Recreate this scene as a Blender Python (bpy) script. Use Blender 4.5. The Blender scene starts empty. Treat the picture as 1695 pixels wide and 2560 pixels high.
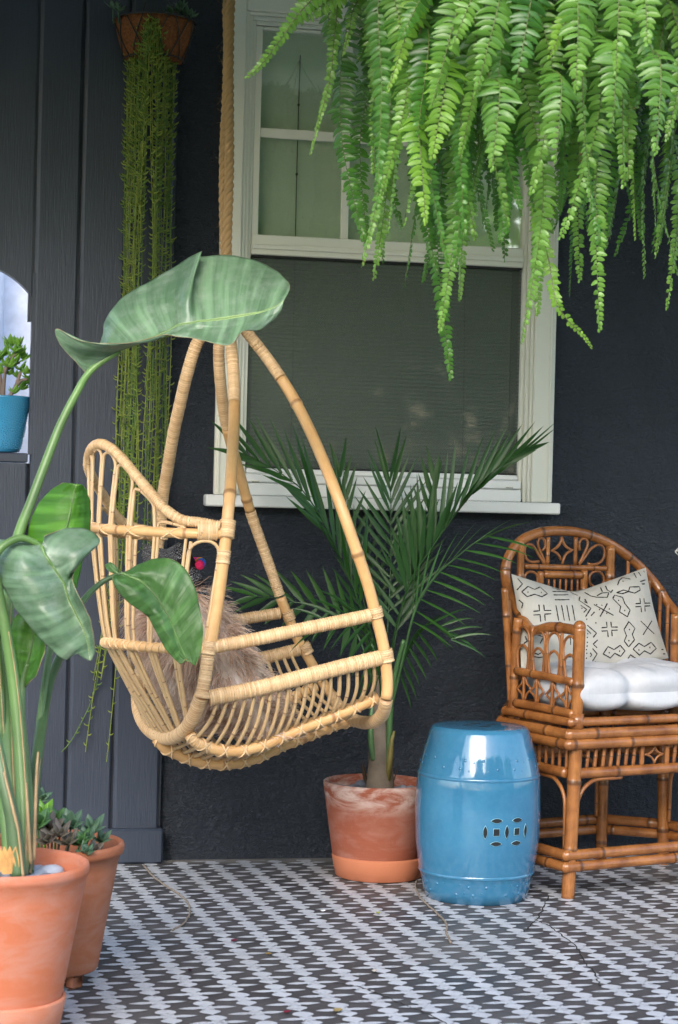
import bpy, math, random
from mathutils import Vector, Matrix, noise
R_ = math.radians
random.seed(7)
SC = bpy.context.scene
COL = SC.collection

# ---------------------------------------------------------------- camera
F_ = 5000.0; CX, CY = 848.0, 1280.0
CAMH, CAMD = 1.09, 5.88
YAW, PITCH, ROLL = R_(12.1), R_(-0.46), R_(1.46)
CAM = Vector((0, -CAMD, CAMH))
fwd0 = Vector((math.sin(YAW)*math.cos(PITCH), math.cos(YAW)*math.cos(PITCH), math.sin(PITCH)))
rgt0 = Vector((math.cos(YAW), -math.sin(YAW), 0))
up0 = rgt0.cross(fwd0)
c_, s_ = math.cos(ROLL), math.sin(ROLL)
# a level line in the place slopes down to the right in the picture
RGT = rgt0*c_ + up0*s_
UP = up0*c_ - rgt0*s_
FWD = fwd0
cd = bpy.data.cameras.new('camera'); cam = bpy.data.objects.new('camera', cd); COL.objects.link(cam)
m = Matrix.Identity(4)
for i in range(3):
    m[i][0] = RGT[i]; m[i][1] = UP[i]; m[i][2] = -FWD[i]; m[i][3] = CAM[i]
cam.matrix_world = m
cd.sensor_fit = 'VERTICAL'; cd.sensor_height = 36; cd.lens = 36*F_/2560.0
cd.clip_start = .05; cd.clip_end = 400
cd.dof.use_dof = True; cd.dof.focus_distance = 5.25; cd.dof.aperture_fstop = 6.3
SC.camera = cam
SC.render.resolution_x = 678; SC.render.resolution_y = 1024

# ---------------------------------------------------------------- light
W = bpy.data.worlds.new('World'); SC.world = W; W.use_nodes = True
nt = W.node_tree; bg = nt.nodes['Background']
sky = nt.nodes.new('ShaderNodeTexSky'); sky.sky_type = 'NISHITA'; sky.sun_disc = False
SUN_EL, SUN_AZ = R_(30), R_(-20)      # azimuth: from behind the camera, a little to its left
sdir = Vector((math.sin(SUN_AZ)*math.cos(SUN_EL), -math.cos(SUN_AZ)*math.cos(SUN_EL), math.sin(SUN_EL)))
sky.sun_elevation = SUN_EL
sky.sun_rotation = math.atan2(sdir.x, sdir.y)
sky.air_density = 1.0; sky.dust_density = 1.8; sky.ozone_density = 1.0
nt.links.new(sky.outputs[0], bg.inputs[0]); bg.inputs[1].default_value = .15
sl = bpy.data.lights.new('sun', 'SUN'); sl.energy = .55; sl.angle = R_(34); sl.color = (1, .985, .965)
so = bpy.data.objects.new('sun', sl); COL.objects.link(so)
so.rotation_euler = (-sdir).to_track_quat('-Z', 'Y').to_euler()
SC.view_settings.view_transform = 'Standard'; SC.view_settings.look = 'None'
SC.view_settings.exposure = 2.0; SC.view_settings.gamma = 1
SC.view_settings.use_curve_mapping = False

# ---------------------------------------------------------------- geometry helpers
def ray(px, py):
    return FWD + RGT*((px-CX)/F_) + UP*((CY-py)/F_)
def P(px, py, z):
    """point of the place at depth z (metres along the view axis) seen at photo pixel px,py"""
    return CAM + ray(px, py)*z
def PY(px, py, y=0.0):
    d = ray(px, py); return CAM + d*((y-CAM.y)/d.y)
def PZ(px, py, z=0.0):
    d = ray(px, py); return CAM + d*((z-CAM.z)/d.z)
def PPl(px, py, o, n):
    d = ray(px, py); return CAM + d*((o-CAM).dot(n)/d.dot(n))
def lerp(a, b, t): return a + (b-a)*t
def cr(pts, n):
    """Catmull-Rom through pts (lists of Vector or float tuples), n samples per span"""
    out = []; N = len(pts)
    for i in range(N-1):
        p0 = pts[max(i-1, 0)]; p1 = pts[i]; p2 = pts[i+1]; p3 = pts[min(i+2, N-1)]
        for k in range(n):
            t = k/n
            out.append(0.5*((2*p1) + (p2-p0)*t + (2*p0-5*p1+4*p2-p3)*t*t + (3*p1-p0-3*p2+p3)*t*t*t))
    out.append(pts[-1].copy() if hasattr(pts[-1], 'copy') else pts[-1])
    return out
def arclen(pts):
    L = [0]
    for a, b in zip(pts, pts[1:]): L.append(L[-1]+(b-a).length)
    return L
def at_len(pts, L, s):
    if s <= 0: return pts[0].copy()
    if s >= L[-1]: return pts[-1].copy()
    lo, hi = 0, len(L)-1
    while hi-lo > 1:
        mid = (lo+hi)//2
        if L[mid] <= s: lo = mid
        else: hi = mid
    d = L[hi]-L[lo]
    return pts[lo].lerp(pts[hi], (s-L[lo])/d if d > 1e-9 else 0)
def resample(pts, n):
    L = arclen(pts); return [at_len(pts, L, L[-1]*i/(n-1)) for i in range(n)]

class MB:
    def __init__(s): s.v = []; s.f = []; s.uv = []; s.t = []
    def vert(s, p, uv=(0, 0), t=1.0):
        s.v.append(tuple(p)); s.uv.append(uv); s.t.append(t); return len(s.v)-1
    def grid(s, rows, uvs=None, t=1.0, closed=False):
        """rows: list of equal-length lists of points"""
        n = len(rows[0]); base = len(s.v)
        for i, r in enumerate(rows):
            for j, p in enumerate(r):
                uv = uvs[i][j] if uvs else (j/(n-1) if n > 1 else 0, i/max(1, len(rows)-1))
                s.vert(p, uv, t[i][j] if isinstance(t, list) else t)
        for i in range(len(rows)-1):
            for j in range(n-1 if not closed else n):
                a = base+i*n+j; b = base+i*n+(j+1) % n
                s.f.append((a, b, b+n, a+n))
    def box(s, lo, hi, M=None, t=1.0, bev=0.0):
        x0, y0, z0 = lo; x1, y1, z1 = hi
        if x0 > x1: x0, x1 = x1, x0
        if y0 > y1: y0, y1 = y1, y0
        if z0 > z1: z0, z1 = z1, z0
        def put(co):
            b = len(s.v)
            for c in co:
                c = Vector(c)
                if M: c = M @ c
                s.vert(c, (c.x, c.z), t)
            return b
        if bev <= 0:
            b = put([(x0,y0,z0),(x1,y0,z0),(x1,y1,z0),(x0,y1,z0),(x0,y0,z1),(x1,y0,z1),(x1,y1,z1),(x0,y1,z1)])
            for f in ((0,3,2,1),(4,5,6,7),(0,1,5,4),(1,2,6,5),(2,3,7,6),(3,0,4,7)): s.f.append(tuple(b+i for i in f))
            return
        e = min(bev, (x1-x0)*.45, (y1-y0)*.45, (z1-z0)*.45)
        co = []
        for sx in (0, 1):
            for sy in (0, 1):
                for sz in (0, 1):
                    X = (x0, x1)[sx]; Y = (y0, y1)[sy]; Z = (z0, z1)[sz]
                    ix = X+(e if sx == 0 else -e); iy = Y+(e if sy == 0 else -e); iz = Z+(e if sz == 0 else -e)
                    co += [(X, iy, iz), (ix, Y, iz), (ix, iy, Z)]
        b = put(co)
        def vi(sx, sy, sz, a): return b+((sx*2+sy)*2+sz)*3+a
        for sx in (0, 1):
            q = [vi(sx,0,0,0), vi(sx,1,0,0), vi(sx,1,1,0), vi(sx,0,1,0)]; s.f.append(tuple(q if sx else q[::-1]))
        for sy in (0, 1):
            q = [vi(0,sy,0,1), vi(1,sy,0,1), vi(1,sy,1,1), vi(0,sy,1,1)]; s.f.append(tuple(q if not sy else q[::-1]))
        for sz in (0, 1):
            q = [vi(0,0,sz,2), vi(1,0,sz,2), vi(1,1,sz,2), vi(0,1,sz,2)]; s.f.append(tuple(q if sz else q[::-1]))
        for a_ in (0, 1):
            for b_ in (0, 1):
                s.f.append((vi(a_,b_,0,0), vi(a_,b_,0,1), vi(a_,b_,1,1), vi(a_,b_,1,0)))
                s.f.append((vi(a_,0,b_,0), vi(a_,0,b_,2), vi(a_,1,b_,2), vi(a_,1,b_,0)))
                s.f.append((vi(0,a_,b_,1), vi(0,a_,b_,2), vi(1,a_,b_,2), vi(1,a_,b_,1)))
        for sx in (0, 1):
            for sy in (0, 1):
                for sz in (0, 1): s.f.append((vi(sx,sy,sz,0), vi(sx,sy,sz,1), vi(sx,sy,sz,2)))
    def tube(s, pts, r, n=8, cap=True, t=None, flat=None, twist=0.0):
        """pts list of Vector, r scalar / list; t tint list; uv = (around, metres along)"""
        N = len(pts); L = arclen(pts); base = len(s.v)
        T = []
        for i in range(N):
            d = pts[min(i+1, N-1)]-pts[max(i-1, 0)]
            T.append(d.normalized() if d.length > 1e-9 else (T[-1] if T else Vector((0, 0, 1))))
        ref = Vector((0, 0, 1)) if abs(T[0].z) < .9 else Vector((1, 0, 0))
        nn = (ref - T[0]*ref.dot(T[0])).normalized()
        for i in range(N):
            nn = (nn - T[i]*nn.dot(T[i]))
            if nn.length < 1e-6: nn = T[i].orthogonal()
            nn.normalize(); bb = T[i].cross(nn)
            rr = r[i] if isinstance(r, (list, tuple)) else r
            for j in range(n):
                a = 2*math.pi*j/n + twist*L[i]
                x, y = math.cos(a)*rr, math.sin(a)*rr
                if flat: y *= flat
                s.vert(pts[i]+nn*x+bb*y, (j/n, L[i]), t[i] if t else 1.0)
        for i in range(N-1):
            for j in range(n):
                a = base+i*n+j; b = base+i*n+(j+1) % n
                s.f.append((a, b, b+n, a+n))
        if cap:
            s.f.append(tuple(base+j for j in range(n))[::-1]); s.f.append(tuple(base+(N-1)*n+j for j in range(n)))
    def lathe(s, prof, c, n=48, t=1.0):
        """prof: list of (r,z); c centre"""
        rows = []; uvs = []
        for r, z in prof:
            rows.append([Vector((c[0]+r*math.cos(2*math.pi*j/n), c[1]+r*math.sin(2*math.pi*j/n), c[2]+z)) for j in range(n)])
            uvs.append([(j/n, z) for j in range(n)])
        s.grid(rows, uvs, t, closed=True)
    def ball(s, c, r, n=8, m_=5, M=None, t=1.0):
        """ellipsoid; r scalar or 3-tuple; M rotation"""
        if not isinstance(r, (tuple, list)): r = (r, r, r)
        b = len(s.v)
        for i in range(m_+1):
            th = math.pi*i/m_
            for j in range(n):
                ph = 2*math.pi*j/n
                p = Vector((r[0]*math.sin(th)*math.cos(ph), r[1]*math.sin(th)*math.sin(ph), r[2]*math.cos(th)))
                if M: p = M @ p
                s.vert(Vector(c)+p, (j/n, i/m_), t)
        for i in range(m_):
            for j in range(n):
                a = b+i*n+j; q = b+i*n+(j+1) % n
                s.f.append((a, a+n, q+n, q))
    def build(s, name, mat, parent=None, smooth=True, sharp=None):
        me = bpy.data.meshes.new(name); me.from_pydata(s.v, [], s.f)
        uvl = me.uv_layers.new(name='UVMap')
        vi = [0]*len(me.loops); me.loops.foreach_get('vertex_index', vi)
        buf = [0.0]*(2*len(vi))
        for k, i in enumerate(vi): buf[2*k], buf[2*k+1] = s.uv[i]
        uvl.data.foreach_set('uv', buf)
        at = me.attributes.new('tint', 'FLOAT', 'POINT'); at.data.foreach_set('value', s.t)
        me.materials.append(mat)
        if smooth:
            me.polygons.foreach_set('use_smooth', [True]*len(me.polygons))
            if sharp: me.set_sharp_from_angle(angle=R_(sharp))
        me.update()
        o = bpy.data.objects.new(name, me); COL.objects.link(o)
        if parent:
            o.parent = parent
            o.matrix_parent_inverse = Matrix.Translation(-parent.location) if parent.type == 'EMPTY' else Matrix.Identity(4)
        return o
def tag(o, label=None, cat=None, group=None, kind=None):
    if label: o['label'] = label
    if cat: o['category'] = cat
    if group: o['group'] = group
    if kind: o['kind'] = kind
    return o
def empty(name, loc, label, cat, group=None):
    o = bpy.data.objects.new(name, None); COL.objects.link(o); o.location = loc; o.empty_display_size = .1
    return tag(o, label, cat, group)
def struct(o): o['kind'] = 'structure'; return o

# ---------------------------------------------------------------- material helpers
class N:
    def __init__(s, name):
        s.m = bpy.data.materials.new(name); s.m.use_nodes = True; s.t = s.m.node_tree
        s.b = s.t.nodes['Principled BSDF']; s.out = s.t.nodes['Material Output']
    def n(s, ty, **k):
        o = s.t.nodes.new(ty)
        for a, v in k.items(): setattr(o, a, v)
        return o
    def l(s, a, b): s.t.links.new(a, b)
    def coord(s, kind='Object', scale=(1, 1, 1)):
        tc = s.n('ShaderNodeTexCoord'); mp = s.n('ShaderNodeMapping'); mp.inputs['Scale'].default_value = scale
        s.l(tc.outputs[kind], mp.inputs[0]); return mp.outputs[0]
    def noise(s, co, scale, detail=4, rough=.55, dist=0):
        o = s.n('ShaderNodeTexNoise'); o.inputs['Scale'].default_value = scale; o.inputs['Detail'].default_value = detail
        o.inputs['Roughness'].default_value = rough; o.inputs['Distortion'].default_value = dist
        if co is not None: s.l(co, o.inputs['Vector'])
        return o.outputs[0]
    def ramp(s, fac, stops):
        o = s.n('ShaderNodeValToRGB'); e = o.color_ramp.elements
        while len(e) < len(stops): e.new(.5)
        for q, (p, c) in zip(e, stops):
            q.position = p; q.color = (*c, 1) if len(c) == 3 else c
        s.l(fac, o.inputs[0]); return o.outputs[0]
    def mix(s, f, a, b, mode='MIX'):
        o = s.n('ShaderNodeMix', data_type='RGBA', blend_type=mode)
        for sock, v in ((o.inputs[0], f), (o.inputs[6], a), (o.inputs[7], b)):
            if hasattr(v, 'is_linked'): s.l(v, sock)
            elif isinstance(v, (int, float)): sock.default_value = v
            else: sock.default_value = (*v, 1)
        return o.outputs[2]
    def math(s, op, a, b=0.0, c=None, clamp=False):
        o = s.n('ShaderNodeMath', operation=op, use_clamp=clamp)
        for i, v in enumerate((a, b, c)):
            if v is None: continue
            if hasattr(v, 'is_linked'): s.l(v, o.inputs[i])
            else: o.inputs[i].default_value = v
        return o.outputs[0]
    def attr(s, name='tint'):
        o = s.n('ShaderNodeAttribute'); o.attribute_name = name; return o.outputs['Fac']
    def bump(s, h, strength=.3, dist=.01, base=None):
        o = s.n('ShaderNodeBump'); o.inputs['Strength'].default_value = strength; o.inputs['Distance'].default_value = dist
        s.l(h, o.inputs['Height'])
        if base is not None: s.l(base, o.inputs['Normal'])
        s.l(o.outputs[0], s.b.inputs['Normal']); return o.outputs[0]
    def set(s, col=None, rough=None, spec=None, coat=None, metal=None, coat_rough=None, sheen=None):
        def put(nm, v):
            if v is None: return
            k = s.b.inputs[nm]
            if hasattr(v, 'is_linked'): s.l(v, k)
            elif nm == 'Base Color': k.default_value = (*v, 1)
            else: k.default_value = v
        put('Base Color', col); put('Roughness', rough); put('Specular IOR Level', spec); put('Coat Weight', coat)
        put('Metallic', metal); put('Coat Roughness', coat_rough); put('Sheen Weight', sheen)
        return s.m
    def sep(s, v):
        o = s.n('ShaderNodeSeparateXYZ'); s.l(v, o.inputs[0]); return o.outputs
    def translucent(s, col, w=.35):
        tr = s.n('ShaderNodeBsdfTranslucent'); mx = s.n('ShaderNodeMixShader'); mx.inputs[0].default_value = w
        if hasattr(col, 'is_linked'): s.l(col, tr.inputs[0])
        else: tr.inputs[0].default_value = (*col, 1)
        s.l(s.b.outputs[0], mx.inputs[1]); s.l(tr.outputs[0], mx.inputs[2]); s.l(mx.outputs[0], s.out.inputs[0])

def m_stucco():
    k = N('dark_stucco_paint'); co = k.coord()
    n1 = k.noise(co, 38, 5, .6); n2 = k.noise(co, 9, 3); n3 = k.noise(co, 2.2, 4)
    wv = k.noise(k.coord(scale=(1, 1, 2.6)), 60, 3, .6, 1.2)
    col = k.ramp(n3, [(.3, (.0240, .0310, .0440)), (.7, (.0370, .0450, .0600))])
    sp = k.noise(co, 160, 2, .5)
    spm = k.ramp(sp, [(.76, (0, 0, 0)), (.80, (1, 1, 1))])
    col = k.mix(k.math('MULTIPLY', spm, .22), col, (.10, .115, .14))
    k.set(col, k.ramp(n2, [(.3, (.42,)*3), (.7, (.62,)*3)]), .4)
    h = k.math('ADD', k.math('MULTIPLY', n1, .8), k.math('ADD', k.math('MULTIPLY', n2, .9), k.math('MULTIPLY', wv, .5)))
    k.bump(h, 1.0, .030); return k.m
def m_panel():
    k = N('blue_grey_wood_paint'); co = k.coord(scale=(14, 14, 1.0))
    g = k.noise(co, 14, 5, .6); w = k.noise(k.coord(), 3, 3); fl = k.noise(k.coord(scale=(9, 9, 3)), 9, 5, .75)
    col = k.ramp(w, [(.3, (.0205, .0285, .0480)), (.7, (.0300, .0405, .0650))])
    ch = k.ramp(fl, [(.755, (0, 0, 0)), (.80, (1, 1, 1))])
    col = k.mix(k.math('MULTIPLY', ch, .3), col, (.12, .12, .13))
    k.set(col, k.ramp(g, [(.3, (.36,)*3), (.7, (.52,)*3)]), .5); k.bump(g, .28, .004); return k.m
def m_trim(name, c, dirt=(.55, .53, .46)):
    k = N(name); co = k.coord(); n1 = k.noise(co, 7, 6, .7); n2 = k.noise(co, 90, 3)
    col = k.mix(k.ramp(n1, [(.55, (0, 0, 0)), (.85, (.35,)*3)]), c, dirt)
    k.set(col, .42, .4); k.bump(n2, .10, .003); return k.m
def m_plain(name, c, rough=.5, spec=.5, var=.12, sc=20, bump=.1, bd=.002, **kw):
    k = N(name); n1 = k.noise(k.coord(), sc, 4)
    a = tuple(max(0, x*(1-var)) for x in c); b = tuple(min(1, x*(1+var)) for x in c)
    k.set(k.ramp(n1, [(.3, a), (.7, b)]), rough, spec, **kw)
    if bump: k.bump(k.noise(k.coord(), sc*6, 3), bump, bd)
    return k.m
def m_terra(name, c, bloom=0.0, band=None, dark=(.30, .11, .06), stain=.35):
    k = N(name); co = k.coord(); z = k.sep(co)[2]
    n1 = k.noise(k.coord(scale=(1, 1, 2.5)), 9, 6, .65, .5); n2 = k.noise(co, 120, 3); n3 = k.noise(co, 4, 5, .6)
    rings = k.noise(k.coord(scale=(.4, .4, 26)), 5, 3)
    col = k.mix(k.math('MULTIPLY', k.ramp(n3, [(.45, (0, 0, 0)), (.8, (1, 1, 1))]), stain), c, dark)
    col = k.mix(k.math('MULTIPLY', k.ramp(rings, [(.55, (0, 0, 0)), (.75, (1, 1, 1))]), .18), col, tuple(min(1, x*1.35) for x in c))
    if bloom:
        msk = k.ramp(n1, [(.42, (0, 0, 0)), (.62, (1, 1, 1))])
        if band:
            mr = k.n('ShaderNodeMapRange'); mr.inputs[1].default_value = band[0]; mr.inputs[2].default_value = band[1]; k.l(z, mr.inputs[0])
            mr2 = k.n('ShaderNodeMapRange'); mr2.inputs[1].default_value = band[3]; mr2.inputs[2].default_value = band[2]; k.l(z, mr2.inputs[0])
            msk = k.math('MULTIPLY', msk, k.math('ADD', k.math('MULTIPLY', mr.outputs[0], mr2.outputs[0]), .15), None, True)
        col = k.mix(k.math('MULTIPLY', msk, bloom), col, (.52, .40, .36))
    k.set(col, .82, .25); k.bump(k.math('ADD', n2, k.math('MULTIPLY', rings, .6)), .22, .002); return k.m
def m_wrap(name, c1, c2, pitch):
    """rattan peel wound round a pole: every turn its own tone"""
    k = N(name); uv = k.sep(k.coord('UV')); v = k.math('FLOOR', k.math('DIVIDE', uv[1], pitch))
    wn = k.n('ShaderNodeTexWhiteNoise', noise_dimensions='1D'); k.l(v, wn.inputs['W'])
    col = k.mix(wn.outputs[0], c1, c2)
    sp = k.noise(k.coord(scale=(1, 1, 1)), 55, 3, .6)
    col = k.mix(k.math('MULTIPLY', k.ramp(sp, [(.68, (0, 0, 0)), (.74, (1, 1, 1))]), .65), col, (.16, .07, .03))
    big = k.noise(k.coord(), 11, 3)
    col = k.mix(k.math('MULTIPLY', k.ramp(big, [(.5, (0, 0, 0)), (.75, (1, 1, 1))]), .35), col, (.50, .27, .12))
    fr = k.math('FRACT', k.math('DIVIDE', uv[1], pitch))
    gap = k.math('MULTIPLY', k.math('LESS_THAN', k.math('ABSOLUTE', k.math('SUBTRACT', fr, .0)), .10), .55)
    col = k.mix(gap, col, (.22, .11, .05))
    k.set(col, .45, .45); k.bump(k.noise(k.coord(scale=(8, 8, 8)), 30, 3), .15, .001); return k.m
def m_cane(name, c1, c2, node=(.16, .07, .03), rough=.38, sc=18, dark=.0, spec=.5):
    k = N(name); co = k.coord(); n1 = k.noise(co, sc, 4, .6)
    uvc = k.coord('UV', (9, 3, 1)); st = k.noise(uvc, 6, 5, .6)
    col = k.ramp(n1, [(.3, c1), (.7, c2)])
    col = k.mix(k.math('MULTIPLY', k.ramp(st, [(.5, (0, 0, 0)), (.8, (1, 1, 1))]), .35+dark), col, tuple(x*.45 for x in c1))
    t = k.attr(); col = k.mix(t, node, col)
    k.set(col, rough, spec); k.bump(st, .12, .001); return k.m
def m_leaf(name, c1, c2, back=None, rough=.4, tw=.35, tcol=None, tipcol=None, vein=0.0, veinsc=40, spec=.5, pale_sheen=0.0, midcol=None, noise_sc=14, brown=False):
    k = N(name); co = k.coord(); n1 = k.noise(co, noise_sc, 4, .6)
    col = k.ramp(n1, [(.3, c1), (.7, c2)])
    t = k.attr()
    if tipcol: col = k.mix(t, col, tipcol)
    uv = None
    if vein:
        uv = k.sep(k.coord('UV')); w = k.n('ShaderNodeTexWave'); w.inputs['Scale'].default_value = veinsc; w.bands_direction = 'Y'
        w.inputs['Distortion'].default_value = 1.6; w.inputs['Detail'].default_value = 2; w.inputs['Detail Scale'].default_value = 1.5
        k.l(k.coord('UV', (.25, 1, 1)), w.inputs[0])
        col = k.mix(k.math('MULTIPLY', w.outputs['Fac'], vein), col, tuple(min(1, x*1.7+.015) for x in c2))
        stv = k.noise(k.coord('UV', (1.2, 110, 1)), 1.0, 4, .65); col = k.mix(k.math('MULTIPLY', k.ramp(stv, [(.45, (0, 0, 0)), (.65, (1, 1, 1))]), .45), col, tuple(x*.62 for x in c1))
        stl = k.noise(k.coord('UV', (.8, 46, 1)), 1.0, 2, .5); col = k.mix(k.math('MULTIPLY', k.ramp(stl, [(.50, (0, 0, 0)), (.64, (1, 1, 1))]), .50), col, tuple(min(1, x*1.9+.02) for x in c2))  # pale streaks: veins, plus leaf sheen painted into the colour
        k.bump(k.math('ADD', k.math('MULTIPLY', w.outputs['Fac'], .5), stv), .5, .003)
    if pale_sheen:
        d = k.noise(k.coord(scale=(1, 1, 1)), 26, 6, .7); col = k.mix(k.math('MULTIPLY', k.ramp(d, [(.45, (0, 0, 0)), (.72, (1, 1, 1))]), pale_sheen), col, (.30, .36, .30))  # pale mottling paints the leaf's sheen into its colour
    if midcol:
        a = k.math('ABSOLUTE', k.math('SUBTRACT', uv[0], .5)); col = k.mix(k.math('LESS_THAN', a, .014), col, midcol)
    if brown:
        nb = k.noise(co, 42, 3, .6); col = k.mix(k.ramp(nb, [(.70, (0, 0, 0)), (.76, (1, 1, 1))]), col, (.22, .12, .04))
    if back:
        g = k.n('ShaderNodeNewGeometry'); col = k.mix(g.outputs['Backfacing'], col, back)
    k.set(col, rough, spec)
    k.translucent(tcol if tcol else c2, tw); return k.m

def leaf_color(): pass
M = {}
M['stucco'] = m_stucco(); M['panel'] = m_panel()
M['trim'] = m_trim('white_window_paint', (.74, .75, .74))
M['trim_tinted'] = m_trim('shade_tinted_window_paint', (.70, .70, .62), (.52, .50, .40))  # same white trim with dimmer, greenish light put into its colour
M['black'] = m_plain('black_rubber_seal', (.012, .012, .013), .5)
M['wire'] = m_plain('dark_wire', (.02, .02, .02), .45)
M['rope'] = m_plain('manila_rope_fibre', (.42, .27, .12), .85, .2, .35, 60, .5, .002)
WP = .0062
M['wrap'] = m_wrap('rattan_peel_wrap', (.68, .475, .27), (.52, .335, .17), WP)
M['cane'] = m_cane('pale_rattan_pole', (.55, .305, .12), (.64, .40, .18), (.22, .10, .04))
M['canelt'] = m_cane('pale_rattan_spindle', (.46, .31, .17), (.55, .385, .20), (.14, .065, .03))
M['peel'] = m_plain('rattan_peel_lashing', (.66, .46, .26), .5, .4, .2, 30)
M['bamboo'] = m_cane('reddish_bamboo_pole', (.155, .052, .014), (.36, .145, .042), (.05, .022, .011), .24, 14, .4, .6)
M['bamboo2'] = m_cane('thin_reddish_cane', (.16, .054, .014), (.33, .13, .038), (.08, .035, .015), .36, 12, .1)
M['blue'] = None
k = N('blue_crackle_glaze'); n1 = k.noise(k.coord(), 6, 4); n2 = k.noise(k.coord(), 55, 4, .7)
v1 = k.n('ShaderNodeTexVoronoi', feature='DISTANCE_TO_EDGE'); v1.inputs['Scale'].default_value = 170; k.l(k.coord(), v1.inputs[0])
c0 = k.ramp(n1, [(.3, (.014, .110, .225)), (.7, (.022, .150, .280))])
c0 = k.mix(k.math('MULTIPLY', k.math('LESS_THAN', v1.outputs['Distance'], .02), .10), c0, (.03, .12, .22))
k.set(k.mix(k.math('MULTIPLY', n2, .12), c0, (.3, .5, .6)), .09, .5, .35, coat_rough=.02); k.bump(n2, .05, .002); M['blue'] = k.m
M['blue_raw'] = m_plain('pale_blue_glaze_edge', (.22, .42, .50), .3)
M['hole_dark'] = m_plain('painted_opening_dark', (.008, .012, .015), .9)
M['bluepot'] = m_plain('turquoise_pot_glaze', (.035, .24, .44), .2, .5, .1, 9, .03, coat=.8)
M['terraA'] = m_terra('peach_terracotta', (.50, .155, .078), .22, None, (.55, .17, .08), .45)
M['terraA2'] = m_terra('pale_terracotta_saucer', (.54, .19, .105), .2, None, (.62, .24, .13), .2)
M['terraB'] = m_terra('aged_terracotta', (.34, .115, .055), .12, None, (.22, .085, .045), .7)
M['terraC'] = m_terra('damp_terracotta_with_salt', (.27, .080, .045), .85, (.19, .24, .33, .37), (.20, .062, .036), .5)
M['terraD'] = m_terra('clean_terracotta_saucer', (.44, .155, .080), .0, None, (.45, .16, .08), .3)
M['soil'] = m_plain('dark_potting_soil', (.035, .025, .018), .95, .2, .4, 60, .8, .01)
M['pebble'] = m_plain('grey_river_pebble', (.17, .19, .23), .55, .4, .45, 22, .15)
M['pebble_l'] = m_plain('pale_blue_river_pebble', (.34, .38, .46), .55, .4, .25, 22, .15)
# ================================================================ SETTING
def m_floor():
    k = N('dark_painted_concrete'); co = k.coord(); n1 = k.noise(co, 3.0, 6, .65); n2 = k.noise(co, 70, 4, .6); n3 = k.noise(co, 1.1, 3, .5, .8)
    col = k.ramp(n1, [(.3, (.042, .042, .047)), (.7, (.085, .083, .088))])
    col = k.mix(k.math('MULTIPLY', k.ramp(n3, [(.52, (0, 0, 0)), (.7, (1, 1, 1))]), .55), col, (.155, .14, .125))
    sp = k.ramp(n2, [(.62, (0, 0, 0)), (.75, (1, 1, 1))]); col = k.mix(k.math('MULTIPLY', sp, .25), col, (.16, .15, .145))
    y = k.sep(co)[1]; e = k.n('ShaderNodeMapRange'); e.inputs[1].default_value = -.075; e.inputs[2].default_value = -.04
    k.l(k.math('ADD', y, k.math('MULTIPLY', k.math('SUBTRACT', n1, .5), .08)), e.inputs[0])
    col = k.mix(e.outputs[0], col, (.19, .18, .17))
    k.set(col, k.ramp(n1, [(.3, (.42,)*3), (.7, (.62,)*3)]), .45); k.bump(n2, .35, .003); return k.m
def m_stencil():
    k = N('pale_blue_grey_floor_paint'); co = k.coord(); n1 = k.noise(co, 3.0, 6, .65); n2 = k.noise(co, 90, 5, .7); n3 = k.noise(co, 1.1, 3, .5, .8); n4 = k.noise(co, 14, 4, .6)
    col = k.ramp(n1, [(.3, (.52, .55, .60)), (.7, (.41, .43, .47))])
    col = k.mix(k.math('MULTIPLY', k.ramp(n3, [(.5, (0, 0, 0)), (.68, (1, 1, 1))]), .5), col, (.30, .28, .26))
    w = k.math('ADD', k.math('MULTIPLY', n2, .6), k.math('MULTIPLY', n4, .5))
    col = k.mix(k.ramp(w, [(.60, (0, 0, 0)), (.72, (.8,)*3)]), col, (.10, .10, .105))
    k.set(col, .45, .45); k.bump(n2, .25, .002); return k.m
M['floor'] = m_floor(); M['stencil'] = m_stencil()
xp = lambda px, py, y=0: PY(px, py, y).x
zp = lambda px, py, y=0: PY(px, py, y).z

b = MB(); b.box((-3.6, -3.45, -.14), (5.2, .2, 0)); struct(b.build('patio_floor', M['floor'], smooth=False))
kg = N('lawn_grass'); kg.set(kg.ramp(kg.noise(kg.coord(), 6, 6), [(.3, (.035, .075, .02)), (.7, (.07, .12, .035))]), .9)
b = MB(); b.box((-90, -90, -.4), (90, 90, -.145)); struct(b.build('ground', kg.m, smooth=False))

# stencilled motif, painted on the floor: flat sheets just above it
qt = [(0, .0570), (.0080, .0548), (.0150, .0500), (.0200, .0445), (.0228, .0375), (.0225, .0300), (.0180, .0240), (.0135, .0226), (.0118, .0208), (.0122, .0185), (.0145, .0165)]
qb = [(0, -.0610), (.0045, -.0545), (.0110, -.0480), (.0178, -.0430), (.0225, -.0360), (.0222, -.0290), (.0178, -.0238), (.0135, -.0222), (.0118, -.0206), (.0122, -.0185), (.0145, -.0165)]
qa = [(.0145, .0130), (.0132, .0105), (.0152, .0082), (.0200, .0082), (.0270, .0098), (.0350, .0100), (.0440, .0078), (.0540, .0040), (.0630, 0)]
rt_ = qt[1:]+qa+[(x, -y) for x, y in qa[-2::-1]]+qb[:0:-1]
outl = [qt[0]]+rt_+[qb[0]]+[(-x, y) for x, y in rt_[::-1]]
b = MB(); rnd = random.Random(3)
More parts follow.
